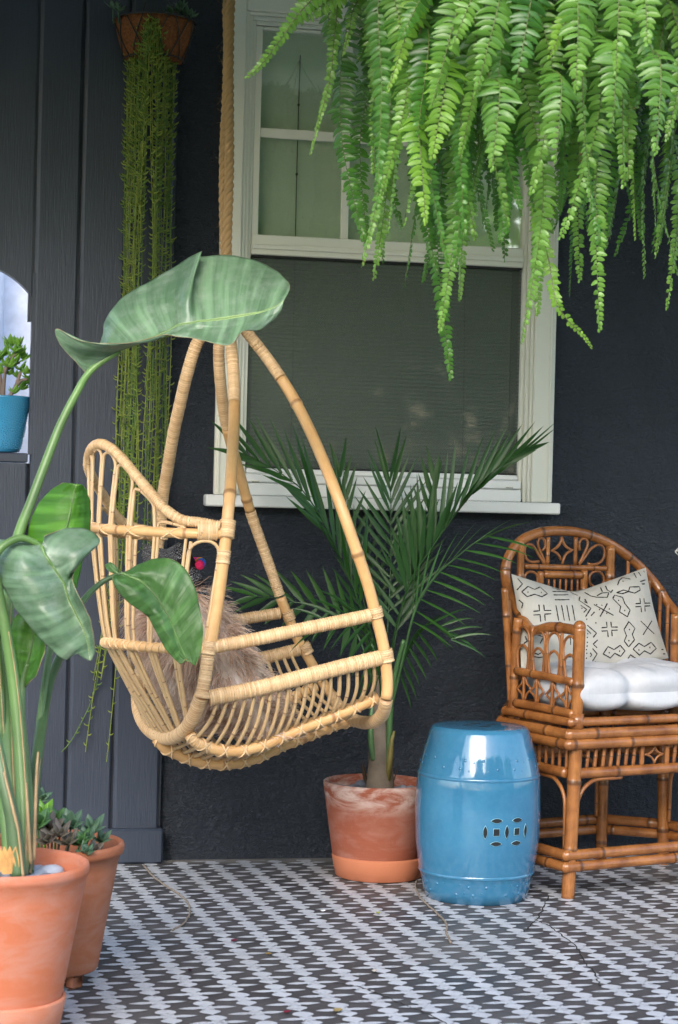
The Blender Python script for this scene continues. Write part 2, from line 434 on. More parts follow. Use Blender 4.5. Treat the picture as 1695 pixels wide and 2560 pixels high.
for i in range(-44, 60):
    for j in range(-44, 74):
        # the stencil grid sits four degrees askew to the wall
        cx = .8994+i*.0975+j*.0085; cy = -.1485-i*.0545-j*.1180
        if cy < -3.38 or cy > -.02 or cx < -3.5 or cx > 5.1: continue
        jx, jy, ja = rnd.uniform(-.0012, .0012), rnd.uniform(-.0012, .0012), rnd.uniform(-.02, .02)
        pts = []
        for x, y in outl:
            x *= rnd.uniform(.97, 1.02)
            # a few repeats lose a limb where the stencil was masked against the wall or a crack
            pts.append((cx+jx+x*.9974-y*.072-y*ja, cy+jy+y*.9974+x*.072+x*ja))
        if max(p[1] for p in pts) > -.030: pts = [(x, min(y, -.030)) for x, y in pts]
        s0 = len(b.v)
        for x, y in pts: b.vert((x, y, .0012), (x, y))
        c = b.vert((cx, cy, .0012), (cx, cy))
        n_ = len(pts)
        for a in range(n_): b.f.append((c, s0+(a+1) % n_, s0+a))
struct(b.build('painted_floor_pattern', M['stencil'], smooth=False))

# cracks and an old vine mark in the floor
def ribbon(b, pts, w, z, rnd):
    n = len(pts); base = len(b.v)
    for i, p in enumerate(pts):
        d = (pts[min(i+1, n-1)]-pts[max(i-1, 0)]); nrm = Vector((-d.y, d.x, 0)).normalized()
        ww = w*rnd.uniform(.35, 1.3)*(.3 if i in (0, n-1) else 1)
        b.vert((p.x+nrm.x*ww, p.y+nrm.y*ww, z)); b.vert((p.x-nrm.x*ww, p.y-nrm.y*ww, z))
    for i in range(n-1): b.f.append((base+2*i, base+2*i+2, base+2*i+3, base+2*i+1))
def crack_line(pix, rnd, jit=.004):
    pts = cr([PZ(x, y) for x, y in pix], 10)
    return [p+Vector((rnd.uniform(-jit, jit), rnd.uniform(-jit, jit), 0)) for p in pts]
M['crack'] = m_plain('black_crack_dirt', (.03, .028, .026), .95)
M['vine'] = m_plain('dried_tendril', (.24, .20, .16), .9)
rnd = random.Random(9)
b = MB()
for pix in ([(835, 2458), (900, 2470), (960, 2492), (1020, 2518), (1075, 2540), (1140, 2575)], [(1340, 2300), (1392, 2330), (1446, 2375), (1455, 2400), (1490, 2440), (1500, 2470)],
            [(1372, 2240), (1350, 2290), (1310, 2330)]):
    ribbon(b, crack_line(pix, rnd), .0022, .0024, rnd)
struct(b.build('floor_crack', M['crack'], smooth=False))
for nm, pix in (('a', [(358, 2165), (380, 2190), (410, 2215), (450, 2240), (470, 2262), (474, 2285), (462, 2310), (430, 2330)]),
                ('b', [(1042, 2205), (1040, 2225), (1058, 2255), (1090, 2285), (1115, 2310), (1117, 2335), (1128, 2360)])):
    b = MB(); pts = [Vector((p.x, p.y, .004)) for p in crack_line(pix, rnd, .002)]
    b.tube(pts, [.0028]*len(pts), 5)
    o = b.build('dried_tendril', M['vine'])
    tag(o, 'thin dry tendril curving over the patterned floor left of the palm pot' if nm == 'a' else 'thin dry tendril curving over the floor in front of the blue stool', 'twig')
# fallen petals and leaf bits
petal = [(585, 2358, (.10, .012, .03), .013, 'dark red fallen petal on the floor below the hanging chair'), (718, 2537, (.16, .01, .03), .012, 'crimson fallen petal near the bottom edge of the floor'),
         (475, 2432, (.03, .012, .02), .010, 'small black dried berry on the floor by the aged pot'), (808, 2283, (.75, .76, .78), .008, 'tiny white chip on the floor before the palm pot'),
         (946, 2288, (.30, .34, .05), .010, 'small yellow green leaf bit on the floor before the stool'), (672, 2391, (.28, .19, .05), .008, 'brown leaf bit on the floor at centre'),
         (937, 2434, (.50, .46, .40), .011, 'pale pebble chip lying near the floor crack'), (845, 2533, (.26, .20, .08), .016, 'long brown dry leaf at the bottom of the floor')]
for i, (x, y, c, r, lab) in enumerate(petal):
    p = PZ(x, y); b = MB(); a = rnd.uniform(0, 3)
    rows = []
    for u in range(5):
        row = []
        for v in range(5):
            X = (u/4-.5)*2; Y = (v/4-.5)*2*math.sqrt(max(0.02, 1-X*X))*.6
            z = .004+.006*(Y*Y*1.6+X*X*.5)+rnd.uniform(0, .001)
            row.append(Vector((p.x+r*(X*math.cos(a)-Y*math.sin(a)), p.y+r*(X*math.sin(a)+Y*math.cos(a)), z)))
        rows.append(row)
    b.grid(rows); tag(b.build('fallen_petal' if i < 2 else 'floor_debris', m_plain('debris_colour_%d' % i, c, .6, bump=0)), lab, 'petal' if i < 2 else 'debris')

# ---------------------------------------------------------------- house wall with window opening
XE = xp(402, 1950)            # right edge of the boarded part
WX0, WX1 = xp(600, 900)-.015, xp(1340, 900)
WZ0, WZ1 = zp(950, 1238), zp(620, 24)+.01
b = MB()
b.box((XE-.02, 0, -.1), (WX0, .16, 2.95)); b.box((WX1, 0, -.1), (4.6, .16, 2.95))
b.box((WX0, .0, -.1), (WX1, .16, WZ0)); b.box((WX0, .0, WZ1), (WX1, .16, 2.95))
tag(b.build('house_wall', M['stucco'], smooth=False), 'dark charcoal stucco house wall behind the hanging chair and the window', 'wall')

# porch roof out of frame: shades the wall and shows in the glass
M['ceil'] = m_plain('white_porch_ceiling', (.78, .79, .74), .6)
rt = empty('porch_roof', (0, -1.3, 2.7), 'white boarded porch roof over the patio, seen only as a reflection in the window', 'roof')
rt['kind'] = 'structure'
b = MB()
y = -2.18
while y < 0: b.box((-3.4, y, 2.75), (4.6, y+.088, 2.78)); y += .09
o = b.build('ceiling_boards', M['ceil'], rt, smooth=False); o['kind'] = 'stuff'
b = MB(); b.box((-3.4, -2.32, 2.44), (4.6, -2.19, 2.84)); b.build('beam', M['ceil'], rt, smooth=False)
b = MB(); b.box((-3.6, -2.6, 2.845), (4.8, .2, 2.92)); b.build('roof_deck', M['ceil'], rt, smooth=False)

# ---------------------------------------------------------------- boarded porch screen with arched opening
ps = empty('panelled_screen', (XE-.6, 0, 0), 'dark blue grey vertical board screen with an arched opening at the left edge', 'wall')
edges_px = [396, 278, 164, 52, -64, -180, -300, -420, -540]
ex = [xp(px, 1900) for px in edges_px]
YB, TB = -.045, .045          # front of boards, thickness
ledge_z = zp(30, 1131, YB); 
arch_c = PY(-80, 848, YB); arch_r = (PY(-80, 655, YB)-arch_c).length
def board(x0, x1, z0, z1):
    """flat board with wide chamfers on its long edges"""
    b = MB(); g = .0045; ch = .0095; d = .007
    xs = [(x0+g, YB+d+.012), (x0+g, YB+d), (x0+g+ch, YB), (x1-g-.004, YB), (x1-g, YB+.003), (x1-g, YB+d+.012)]
    z = [z0, z1]; rows = []
    nseg = 14
    for i in range(nseg+1):
        zz = lerp(z0, z1, i/nseg); rows.append([Vector((x+.0012*noise.noise(Vector((x0*9, zz*3, 0))), y, zz)) for x, y in xs])
    b.grid(rows)
    b.box((x0+g, YB+.0185, z0), (x1-g, YB+TB, z1))
    b.build('board', M['panel'], ps, smooth=False)
for i in range(len(ex)-1):
    x1, x0 = ex[i], ex[i+1]
    if i < 3: board(x0, x1, .10 if i < 3 else 0, 2.62)
    elif i in (3,):
        pass
    else: board(x0, x1, .02, ledge_z-.004)
# boards of the arched bay: cut along the arch
def arch_board(x0, x1):
    b = MB(); g = .0045; nx = 14
    for k_ in range(nx):
        xa, xb = lerp(x0+g, x1-g, k_/nx), lerp(x0+g, x1-g, (k_+1)/nx)
        za = arch_c.z+math.sqrt(max(.0004, arch_r**2-(xa-arch_c.x)**2)) if abs(xa-arch_c.x) < arch_r else arch_c.z
        zb = arch_c.z+math.sqrt(max(.0004, arch_r**2-(xb-arch_c.x)**2)) if abs(xb-arch_c.x) < arch_r else arch_c.z
        y0, y1 = YB+.004, YB+TB
        s0 = len(b.v)
        for (x, zl) in ((xa, za), (xb, zb)):
            for y in (y0, y1):
                b.vert((x, y, zl)); b.vert((x, y, 2.62))
        # order: xa y0 low, xa y0 hi, xa y1 low, xa y1 hi, xb ...
        b.f += [(s0, s0+4, s0+5, s0+1), (s0+2, s0+3, s0+7, s0+6), (s0, s0+2, s0+6, s0+4)]
        if k_ == 0: b.f.append((s0, s0+1, s0+3, s0+2))
        if k_ == nx-1: b.f.append((s0+4, s0+6, s0+7, s0+5))
    b.build('board', M['panel'], ps, smooth=False)
for i in (3, 4, 5, 6, 7): arch_board(ex[i+1], ex[i])
x_open = xp(80, 800)          # right jamb of the opening is the side of the third board
b = MB(); b.box((ex[3]-.001, YB+.003, ledge_z-.004), (ex[3]+.010, YB+TB+.004, arch_c.z+.2)); b.build('jamb', M['panel'], ps, smooth=False)
b = MB(); b.box((ex[3]-.012, YB+.012, arch_c.z+.06), (ex[3]+.0108, YB+TB-.002, 2.62)); b.build('backing', M['panel'], ps, smooth=False)
b = MB(); b.box((-3.2, YB-.001, ledge_z-.028), (ex[3]-.003, YB+TB+.075, ledge_z-.001), bev=.003)
b.build('ledge', M['panel'], ps, smooth=False)
board(ex[4], ex[3], .10, ledge_z-.03)
b = MB(); b.box((-3.2, YB+TB+.001, -.1), (ex[3]+.0105, YB+TB+.02, ledge_z-.03)); b.build('backing', M['panel'], ps, smooth=False)
b = MB(); b.box((ex[3]+.011, YB+TB-.026+.001, .1), (XE-.002, YB+TB-.012+.02, 2.62)); b.build('backing', M['panel'], ps, smooth=False)
zb = zp(300, 2073, YB-.02)
b = MB(); b.box((-3.2, YB-.022, .002), (XE+.004, -.0005, zb), bev=.006); b.build('baseboard', M['panel'], ps, smooth=False)

# yard beyond the opening: painted wall and downpipe
kk = m_plain('pale_lavender_wall_paint', (.66, .70, .82), .6)
b = MB(); b.box((-4.5, 2.35, -.2), (1.6, 2.5, 2.6)); tag(b.build('neighbour_wall', kk, smooth=False), 'pale lavender blue wall seen through the arched opening behind the jade plant', 'wall')
pc = PY(0, 800, 2.22)
b = MB(); b.tube([Vector((pc.x-.035, 2.22, -.1)), Vector((pc.x-.035, 2.22, 3.1))], .052, 20)
dp = tag(b.build('downpipe', m_plain('blue_grey_pipe_paint', (.40, .46, .58), .45)), 'blue grey drain pipe on the pale wall behind the jade plant', 'pipe')

# ---------------------------------------------------------------- window
wn = empty('sash_window', ((WX0+WX1)/2, 0, WZ0), 'large white sash window in the dark wall, insect screen over its lower half', 'window')
T1, T2 = M['trim'], M['trim_tinted']
def wbox(name, x0, x1, z0, z1, y0, y1, mat, bev=.003, parent=wn):
    b = MB(); b.box((x0, y0, z0), (x1, y1, z1), bev=bev); return b.build(name, mat, parent, smooth=False)
sill_top, sill_bot = zp(800, 1243, -.055), zp(800, 1272, -.055)
wbox('sill', xp(516, 1245, -.055), xp(1402, 1270, -.055), sill_bot, sill_top, -.055, .06, T1, .004)
cxo, cxi = xp(541, 1000, -.022), xp(594, 1000, -.022)   # left casing
cxo2, cxi2 = xp(1336, 960, -.022), xp(1388, 960, -.022)
z_top = zp(640, 26, -.022)
gx0, gx1 = xp(648, 400, .03), xp(1297, 1000, .03)
wbox('casing', cxo, cxi, sill_top+.001, 2.60, -.022, 0, T2)
wbox('casing', cxo2, cxi2, sill_top+.001, 2.60, -.022, 0, T2)
wbox('casing', cxi+.001, cxo2-.001, z_top, z_top+.09, -.020, 0, T2)
for x in (cxo+.012, cxi2-.014): wbox('bead', x-.003, x+.003, sill_top+.002, 2.60, -.026, -.0225, T2, .002)
# jambs stepping back to the sashes
steps = [(.0, .010, -.012), (.010, .022, -.002), (.022, .034, .010)]
for a_, b_, y_ in steps:
    wbox('jamb', cxi+a_+.0005, cxi+b_, sill_top+.001, z_top-a_-.0005, y_, .09, T2, .0015)
    wbox('jamb', cxo2-b_, cxo2-a_-.0005, sill_top+.001, z_top-a_-.0005, y_, .09, T2, .0015)
    wbox('head', cxi+b_+.0005, cxo2-b_-.0005, z_top-b_, z_top-a_-.0005, y_, .09, T2, .0015)
jx0, jx1 = cxi+.0345, cxo2-.0345
gz_t = zp(655, 75, .03)
zr1, zr0 = zp(640, 587, .02), zp(640, 637, .02)       # meeting rail
gz_b = zp(640, 1168, .03)
# upper sash
us = dict(y0=.016, y1=.05)
wbox('upper_sash_stile', jx0, gx0, zr0+.002, z_top-.036, .016, .05, T2, .002)
wbox('upper_sash_stile', gx1, jx1, zr0+.002, z_top-.036, .016, .05, T2, .002)
wbox('upper_sash_rail', gx0+.0005, gx1-.0005, gz_t, z_top-.036, .016, .05, T2, .002)
wbox('meeting_rail', jx0+.001, jx1-.001, zr0, zr1, .006, .055, T2, .003)
wbox('meeting_rail', jx0+.002, jx1-.002, zr0+.016, zr0+.030, -.002, .0055, T2, .002)
wbox('seal', jx0+.004, jx1-.004, zr0-.007, zr0-.001, .010, .05, M['black'], .001)
mx = [xp(873, 100, .03), xp(1090, 100, .03)]
mw = .0115
mz0, mz1 = zp(650, 343, .03), zp(650, 319, .03)
for x in mx: wbox('muntin', x-mw, x+mw, zr1+.0005, gz_t-.0005, .024, .042, T2, .002)
xsn = [gx0, mx[0]-mw, mx[0]+mw, mx[1]-mw, mx[1]+mw, gx1]
for i in (0, 2, 4): wbox('muntin', xsn[i]+.0005, xsn[i+1]-.0005, mz0, mz1, .026, .040, T2, .002)
# glass
kgl = N('window_glass'); fr = kgl.n('ShaderNodeLayerWeight'); fr.inputs[0].default_value = .5
tr = kgl.n('ShaderNodeBsdfTransparent'); tr.inputs[0].default_value = (.94, .97, .94, 1); gl = kgl.n('ShaderNodeBsdfGlossy'); gl.inputs['Roughness'].default_value = .02
bp = kgl.n('ShaderNodeBump'); bp.inputs['Strength'].default_value = .12; bp.inputs['Distance'].default_value = .003; kgl.l(kgl.noise(kgl.coord(), 5, 2), bp.inputs['Height']); kgl.l(bp.outputs[0], gl.inputs['Normal'])
mxs = kgl.n('ShaderNodeMixShader'); kgl.l(kgl.math('ADD', kgl.math('MULTIPLY', kgl.math('POWER', fr.outputs['Facing'], 5.0), .9), .17, None, True), mxs.inputs[0]); kgl.l(tr.outputs[0], mxs.inputs[1]); kgl.l(gl.outputs[0], mxs.inputs[2]); kgl.l(mxs.outputs[0], kgl.out.inputs[0])
M['glass'] = kgl.m
for i in (0, 2, 4):
    for z0, z1 in ((zr1, mz0), (mz1, gz_t)):
        b = MB(); b.box((xsn[i]+.0005, .031, z0+.0005), (xsn[i+1]-.0005, .034, z1-.0005)); b.build('pane', M['glass'], wn, smooth=False)
# lower sash: dark seal line, frame, glass, insect screen
lx0, lx1 = xp(611, 1100, .03), xp(1297, 1000, .03)
wbox('lower_sash_stile', jx0, lx0-.004, gz_b-.002, zr0-.008, .018, .05, T1, .002)
wbox('lower_sash_stile', lx1+.004, jx1, gz_b-.002, zr0-.008, .018, .05, T1, .002)
for a_ in ((lx0-.0038, lx0), (lx1, lx1+.0038)): wbox('seal', a_[0], a_[1], gz_b, zr0-.008, .020, .05, M['black'], .0005)
wbox('seal', lx0, lx1, gz_b-.002, gz_b+.003, .020, .05, M['black'], .0005)
M['scrframe'] = m_plain('grey_screen_frame', (.24, .23, .21), .55)
for a_ in ((lx0+.001, lx0+.020), (lx1-.026, lx1-.001)): wbox('screen_frame', a_[0], a_[1], gz_b+.0035, zr0-.009, .044, .050, M['scrframe'], .002)
wbox('screen_frame', lx0+.021, lx1-.027, gz_b+.0035, gz_b+.024, .044, .050, M['scrframe'], .002)
b = MB(); b.box((lx0+.0005, .0365, gz_b+.004), (lx1-.0005, .040, zr0-.0085)); b.build('pane', M['glass'], wn, smooth=False)
ks = N('insect_screen_mesh'); wv = ks.n('ShaderNodeTexWave'); wv.bands_direction = 'Z'; wv.inputs['Scale'].default_value = 26; wv.inputs['Distortion'].default_value = .6; wv.inputs['Detail Scale'].default_value = .4; ks.l(ks.coord(), wv.inputs[0])
t_ = ks.n('ShaderNodeBsdfTransparent'); d_ = ks.n('ShaderNodeBsdfDiffuse'); d_.inputs[0].default_value = (.11, .13, .115, 1)
mm_ = ks.n('ShaderNodeMixShader'); ks.l(ks.math('ADD', ks.math('MULTIPLY', wv.outputs['Fac'], .14), .46), mm_.inputs[0]); ks.l(t_.outputs[0], mm_.inputs[1]); ks.l(d_.outputs[0], mm_.inputs[2]); ks.l(mm_.outputs[0], ks.out.inputs[0])
b = MB(); b.box((lx0+.001, .0240, gz_b+.004), (lx1-.001, .0244, zr0-.0085)); b.build('insect_screen', ks.m, wn, smooth=False)
# bottom rail and stepped sub sill
za, zb_, zc = zp(1100, 1196, .01), zp(1100, 1219, 0), zp(1100, 1240, 0)
wbox('bottom_rail', jx0+.001, jx1-.001, za, gz_b-.003, .006, .06, T1, .003)
wbox('sub_sill', jx0-.006, jx1+.006, zb_+.001, za-.001, -.006, .06, T1, .003)
wbox('sub_sill', jx0-.006, jx1+.006, sill_top+.001, zb_-.001, -.012, .06, T1, .003)
for px in (639, 1274):
    x = xp(px, 1203, -.006); z = zp(px, 1203 if px < 900 else 1218, -.006)
    wbox('weep_hole', x-.014, x+.014, z-.0035, z+.0035, -.0075, -.0062, M['trim_tinted'], .001)
    wbox('weep_slot', x-.011, x+.011, z-.0028, z-.0010, -.0082, -.0076, M['black'], 0)
# shade behind the glass, with its cords
ksd = m_plain('grey_green_window_shade', (.74, .82, .69), .8, var=.06, sc=2, bump=0)
b = MB(); b.box((WX0-.03, .066, WZ0-.05), (WX1+.03, .072, WZ1+.02)); b.build('window_shade', ksd, wn, smooth=False)
M['cord'] = m_plain('dull_cord', (.10, .085, .06), .8)
for px, sw in ((742, 0), (1170, 1)):
    b = MB(); x = xp(px, 500, .060)
    pts = [Vector((x+.004*math.sin(z*5+px)*(1 if sw else .4), .060, z)) for z in [gz_b+.05+(gz_t-.06-gz_b-.05)*i/40 for i in range(41)]]
    b.tube(pts, .0014, 5)
    for i in range(0, 41, 7): b.ball(pts[i], .0042, 6, 4)
    b.build('shade_cord', M['cord'], wn)

# ---------------------------------------------------------------- garden behind the camera, seen in the glass and on the glaze
M['hedge'] = m_leaf('garden_leaf', (.09, .19, .03), (.17, .30, .05), tw=.6, tcol=(.30, .55, .08), noise_sc=2)
M['hedge2'] = m_leaf('bright_garden_leaf', (.16, .30, .05), (.26, .42, .08), tw=.6, tcol=(.45, .70, .12), noise_sc=2)
M['bark'] = m_plain('tree_bark', (.09, .07, .05), .9)
def crown(b, c, r, n, sz, rnd):
    for _ in range(n):
        d = Vector((rnd.gauss(0, 1), rnd.gauss(0, 1), rnd.gauss(0, 1))).normalized()
        rr = rnd.uniform(.55, 1.0)**.5
        lump = 1+.35*noise.noise(d*2.2+Vector(c))
        p = Vector(c)+Vector((d.x*r[0], d.y*r[1], d.z*r[2]))*rr*lump
        a = Vector((rnd.gauss(0, 1), rnd.gauss(0, 1), rnd.gauss(0, 1))).normalized(); e = a.orthogonal().normalized()
        s = sz*rnd.uniform(.6, 1.3); s0 = len(b.v)
        for q_ in (a*s, e*s*.5, -a*s, -e*s*.5): b.vert(p+q_)
        b.f.append((s0, s0+1, s0+2, s0+3))
rnd = random.Random(21)
for i, (x, y, h, rr, mt, lab) in enumerate([(-1.5, -12.5, 3.3, 2.2, 'hedge', 'dark leafy garden tree mirrored at the left of the window glass'), (2.8, -11.5, 3.1, 2.1, 'hedge2', 'bright green garden tree mirrored in the middle of the window glass'),
                                            (6.8, -12.5, 3.6, 2.4, 'hedge', 'tall dark garden tree mirrored at the right of the window glass'), (11.5, -11, 3.2, 2.4, 'hedge2', 'light green garden tree beyond the right end of the porch')]):
    t = empty('garden_tree', (x, y, -.145), lab, 'tree', 'garden trees facing the porch')
    b = MB(); b.tube([Vector((x, y, -.2)), Vector((x+.1, y, 1.2)), Vector((x, y+.1, h))], [.16, .12, .05], 10); b.build('trunk', M['bark'], t)
    b = MB(); crown(b, (x, y, h), (rr, rr*.8, rr*.72), 3800, .16, rnd); b.build('crown', M[mt], t, smooth=False)
b = MB()
for x in range(-7, 14): crown(b, (x, -10.2+rnd.uniform(-.3, .3), 1.2), (.95, .6, 1.6), 1200, .10, rnd)
tag(b.build('clipped_hedge', M['hedge'], smooth=False), 'low green garden hedge facing the porch, mirrored low in the window glass', 'hedge')
# ================================================================ HANGING RATTAN CHAIR
hv = Vector((math.sin(R_(12.1)+0), 0, 0))
rg = Vector((math.cos(YAW), -math.sin(YAW), 0)); fw = Vector((math.sin(YAW), math.cos(YAW), 0))
HU = (rg*.945+fw*.325).normalized()                  # towards the chair's open front
HV = (Vector((-HU.y, HU.x, 0)))                       # across the seat, towards the far side
if HV.dot(fw) < 0: HV = -HV
HV = (HV + Vector((0, 0, -.04))).normalized()
HO = P(523, 1619, 4.96)                               # near rear pole at the arm
HN = HU.cross(Vector((0, 0, 1))).normalized()
def H(px, py, v):                                     # point on the chair's upright plane v metres across
    return PPl(px, py, HO+HV*v, HN)
def Hs(l): return [H(*p) for p in l]
hc = empty('hanging_chair', (HO+HV*.34+Vector((0, 0, .5))), 'pale rattan egg chair hanging by a rope in front of the window', 'hanging chair')
def wrapped(name, pts, r, pitch=WP, mat='wrap', parent=hc, n=12, flat=None, taper=None, seg=4, jit=.0005):
    """pole wound with rattan peel: each turn is a raised ring"""
    L = arclen(pts); tot = L[-1]; k_ = max(2, int(tot/pitch)); out = []; rad = []
    rr = random.Random(int(tot*1e5))
    for i in range(k_):
        j = rr.uniform(-jit, jit)
        for q_, dr in ((.06, -.0013), (.3, .0), (.62, .0002), (.92, -.0010)):
            s = (i+q_)*pitch
            if s > tot: break
            out.append(at_len(pts, L, s)); base = r if not taper else r*lerp(taper[0], taper[1], s/tot); rad.append(base+dr+j)
    b = MB(); b.tube(out, rad, n, flat=flat); return b.build(name, M[mat], parent)
def cane(name, pts, r, mat='canelt', parent=hc, n=8, nodes=None, seed=0, build=True, b=None):
    """cane with slightly swollen dark nodes"""
    L = arclen(pts); tot = L[-1]; rr = random.Random(seed*77+int(tot*1e4))
    nd = nodes if nodes is not None else .17
    m_ = max(6, int(tot/.012)); nodepos = []
    s = rr.uniform(.03, nd)
    while s < tot-.02: nodepos.append(s); s += nd*rr.uniform(.75, 1.3)
    samples = sorted([tot*i/m_ for i in range(m_+1)]+[x+d for x in nodepos for d in (-r*.55, -r*.18, r*.18, r*.55)])
    out = []; rad = []; tint = []
    for s in samples:
        if s < 0 or s > tot: continue
        out.append(at_len(pts, L, s)); d = min([abs(s-x) for x in nodepos], default=9)
        rad.append(r*(1.12 if d < r*.3 else (1.03 if d < r*.6 else 1.0))); tint.append(.25 if d < r*.3 else 1.0)
    own = b is None
    if own: b = MB()
    b.tube(out, rad, n, t=tint)
    return b.build(name, M[mat], parent) if own else None
def lash(b, pts, r, pitch, rs=.0026, dirs=(1, -1), phase=0, n=4):
    """thin peel spiralling round a rail, one or both ways"""
    L = arclen(pts); tot = L[-1]; m_ = int(tot/pitch*12)
    for dsg in dirs:
        out = []
        for i in range(m_+1):
            s = tot*i/m_; p = at_len(pts, L, s); d = (at_len(pts, L, min(tot, s+.004))-at_len(pts, L, max(0, s-.004)))
            if d.length < 1e-7: continue
            d.normalize(); u = d.cross(Vector((0, 0, 1)))
            if u.length < .05: u = d.cross(Vector((1, 0, 0)))
            u.normalize(); w = u.cross(d); a = dsg*2*math.pi*s/pitch+phase
            out.append(p+(u*math.cos(a)+w*math.sin(a))*(r+rs*.4))
        b.tube(out, rs, n)
def collar(pt, d, r, ln, name='lashing'):
    d = d.normalized(); wrapped(name, [pt-d*ln/2, pt, pt+d*ln/2], r, .0058, n=14)

def vv(y, y0=850, y1=1330, top=.30): # how far the near poles have swung in to the hanging point
    t = max(0, min(1, (y1-y)/(y1-y0))); return top*t*t*(3-2*t)
A_px = [(572, 795), (577, 850), (584, 932), (586, 1008), (584, 1085), (577, 1212), (571, 1280), (561, 1382), (548, 1484), (532, 1586), (523, 1619), (516, 1680), (504, 1740)]
B_px = [(592, 795), (622, 836), (663, 888), (704, 947), (742, 1010), (788, 1104), (838, 1226), (879, 1340), (918, 1455), (940, 1538), (958, 1610), (967, 1676), (969, 1718), (966, 1748)]
C_px = [(560, 800), (548, 860), (552, 960), (568, 1070), (600, 1184), (626, 1278), (663, 1383), (702, 1494), (724, 1550), (746, 1600), (774, 1649), (807, 1706), (832, 1740)]
D_px = [(548, 790), (497, 850), (469, 932), (450, 1012), (434, 1085), (418, 1180), (408, 1238), (400, 1330), (387, 1420), (372, 1540), (356, 1640), (346, 1720)]
A = [H(x, y, vv(y)) for x, y in A_px]; B = [H(x, y, vv(y)) for x, y in B_px]
C = [H(x, y, .69-vv(y)) for x, y in C_px]; D = [H(x, y, .69-vv(y)) for x, y in D_px]
def pole(pts, cuts, r):
    P_ = cr(pts, 8); L = arclen(P_)
    # cuts: list of (from,to,kind) along pixel index
    for a, z, kind in cuts:
        seg = P_[a*8:z*8+1]
        if kind == 'w': wrapped('pole_binding', seg, r*1.07)
        else:
            cane('pole', seg, r, 'cane', nodes=.5, n=14)
pole(A, [(0, 3, 'w'), (3, 10, 'c'), (10, 12, 'w')], .0152)
pole(B, [(0, 3, 'w'), (3, 13, 'c')], .0150)
pole(C, [(0, 3, 'w'), (3, 5, 'c'), (5, 7, 'w'), (7, 12, 'c')], .0148)
pole(D, [(0, 11, 'w')], .0158)
# loops that join the poles under the seat, back and front
Ub = [(504, 1740, 0), (481, 1798, .05), (453, 1833, .13), (420, 1845, .26), (386, 1834, .42), (361, 1809, .55), (347, 1775, .64), (344, 1735, .68)]
Uf = [(966, 1748, 0), (958, 1783, .05), (937, 1803, .13), (905, 1806, .25), (872, 1793, .38), (848, 1768, .52), (832, 1740, .66)]
UB = cr(Hs(Ub), 8); UF = cr(Hs(Uf), 8)
wrapped('back_loop', UB, .0185); wrapped('front_loop', UF, .0175, .011)
# brand tag stays a plain dark patch
p = H(393, 1838, .37)-FWD*.020
b = MB(); b.box((-.006, -.001, -.0095), (.006, .001, .0095), Matrix.Translation(p) @ RGT.to_track_quat('X', 'Z').to_matrix().to_4x4() @ Matrix.Rotation(R_(-20), 4, 'Y')); b.build('sewn_tag', M['wire'], hc, smooth=False)

# rails round the back
top_px = [(552, 1316, 0), (495, 1306, .02), (455, 1300, .04), (414, 1274, .07), (388, 1245, .10), (361, 1213, .135), (334, 1181, .17), (307, 1149, .21), (280, 1123, .25), (254, 1110, .30), (234, 1117, .36),
          (223, 1139, .42), (222, 1170, .47), (238, 1205, .53), (258, 1238, .58), (280, 1275, .62), (303, 1302, .65), (340, 1320, .67), (400, 1330, .69)]
r1_px = [(566, 1335, 0), (500, 1334, .01), (430, 1332, .05), (360, 1328, .10), (300, 1325, .17), (260, 1322, .24), (236, 1320, .31), (226, 1319, .40), (233, 1322, .50), (262, 1328, .58), (320, 1336, .64), (400, 1342, .69)]
r2_px = [(521, 1622, 0), (440, 1622, .03), (380, 1619, .08), (320, 1613, .15), (287, 1609, .22), (268, 1606, .31), (264, 1606, .40), (272, 1608, .50), (300, 1611, .60), (360, 1615, .69)]
TOP = resample(cr(Hs(top_px), 6), 240); R1 = resample(cr(Hs(r1_px), 6), 160); R2 = resample(cr(Hs(r2_px), 6), 160)
UBr = resample(UB, 160)
wrapped('top_rail', TOP, .0138, .0064); cane('back_rail', R1, .0125, 'cane', nodes=.22, n=12); cane('back_rail', R2, .0125, 'cane', nodes=.25, n=12)
b = MB(); lash(b, R1[14:], .0128, .115, .0019); b.build('cross_lashing', M['peel'], hc)
b = MB(); lash(b, R2[10:], .0128, .020, .0017, (1,)); lash(b, R2[10:], .0128, .040, .0016, (-1,)); b.build('cross_lashing', M['peel'], hc)
wrapped('lashing', [H(494, 1326, .012), H(520, 1327, .006), H(549, 1327, .003)], .0245, .0062, n=14, flat=.62)
for pt, dd, r, l_ in ((H(568, 1326, .0), A[7]-A[5], .0205, .052), (H(559, 1393, .0), A[8]-A[6], .0178, .036), (H(523, 1621, 0), A[11]-A[9], .0190, .038), (H(509, 1737, 0), A[12]-A[10], .0215, .018),
                      (H(940, 1534, 0), B[10]-B[8], .0195, .034), (H(965, 1640, 0), B[11]-B[9], .0205, .036), (H(722, 1541, .69), C[8]-C[6], .0185, .034), (H(764, 1622, .69), C[10]-C[8], .0195, .036), (H(405, 1335, .69), D[8]-D[6], .0195, .040)):
    collar(pt, dd, r, l_)
def fr_at(pts, t): L = arclen(pts); return at_len(pts, L, L[-1]*t)
Ls = [(x, arclen(x)) for x in (UBr, R2, R1, TOP)]
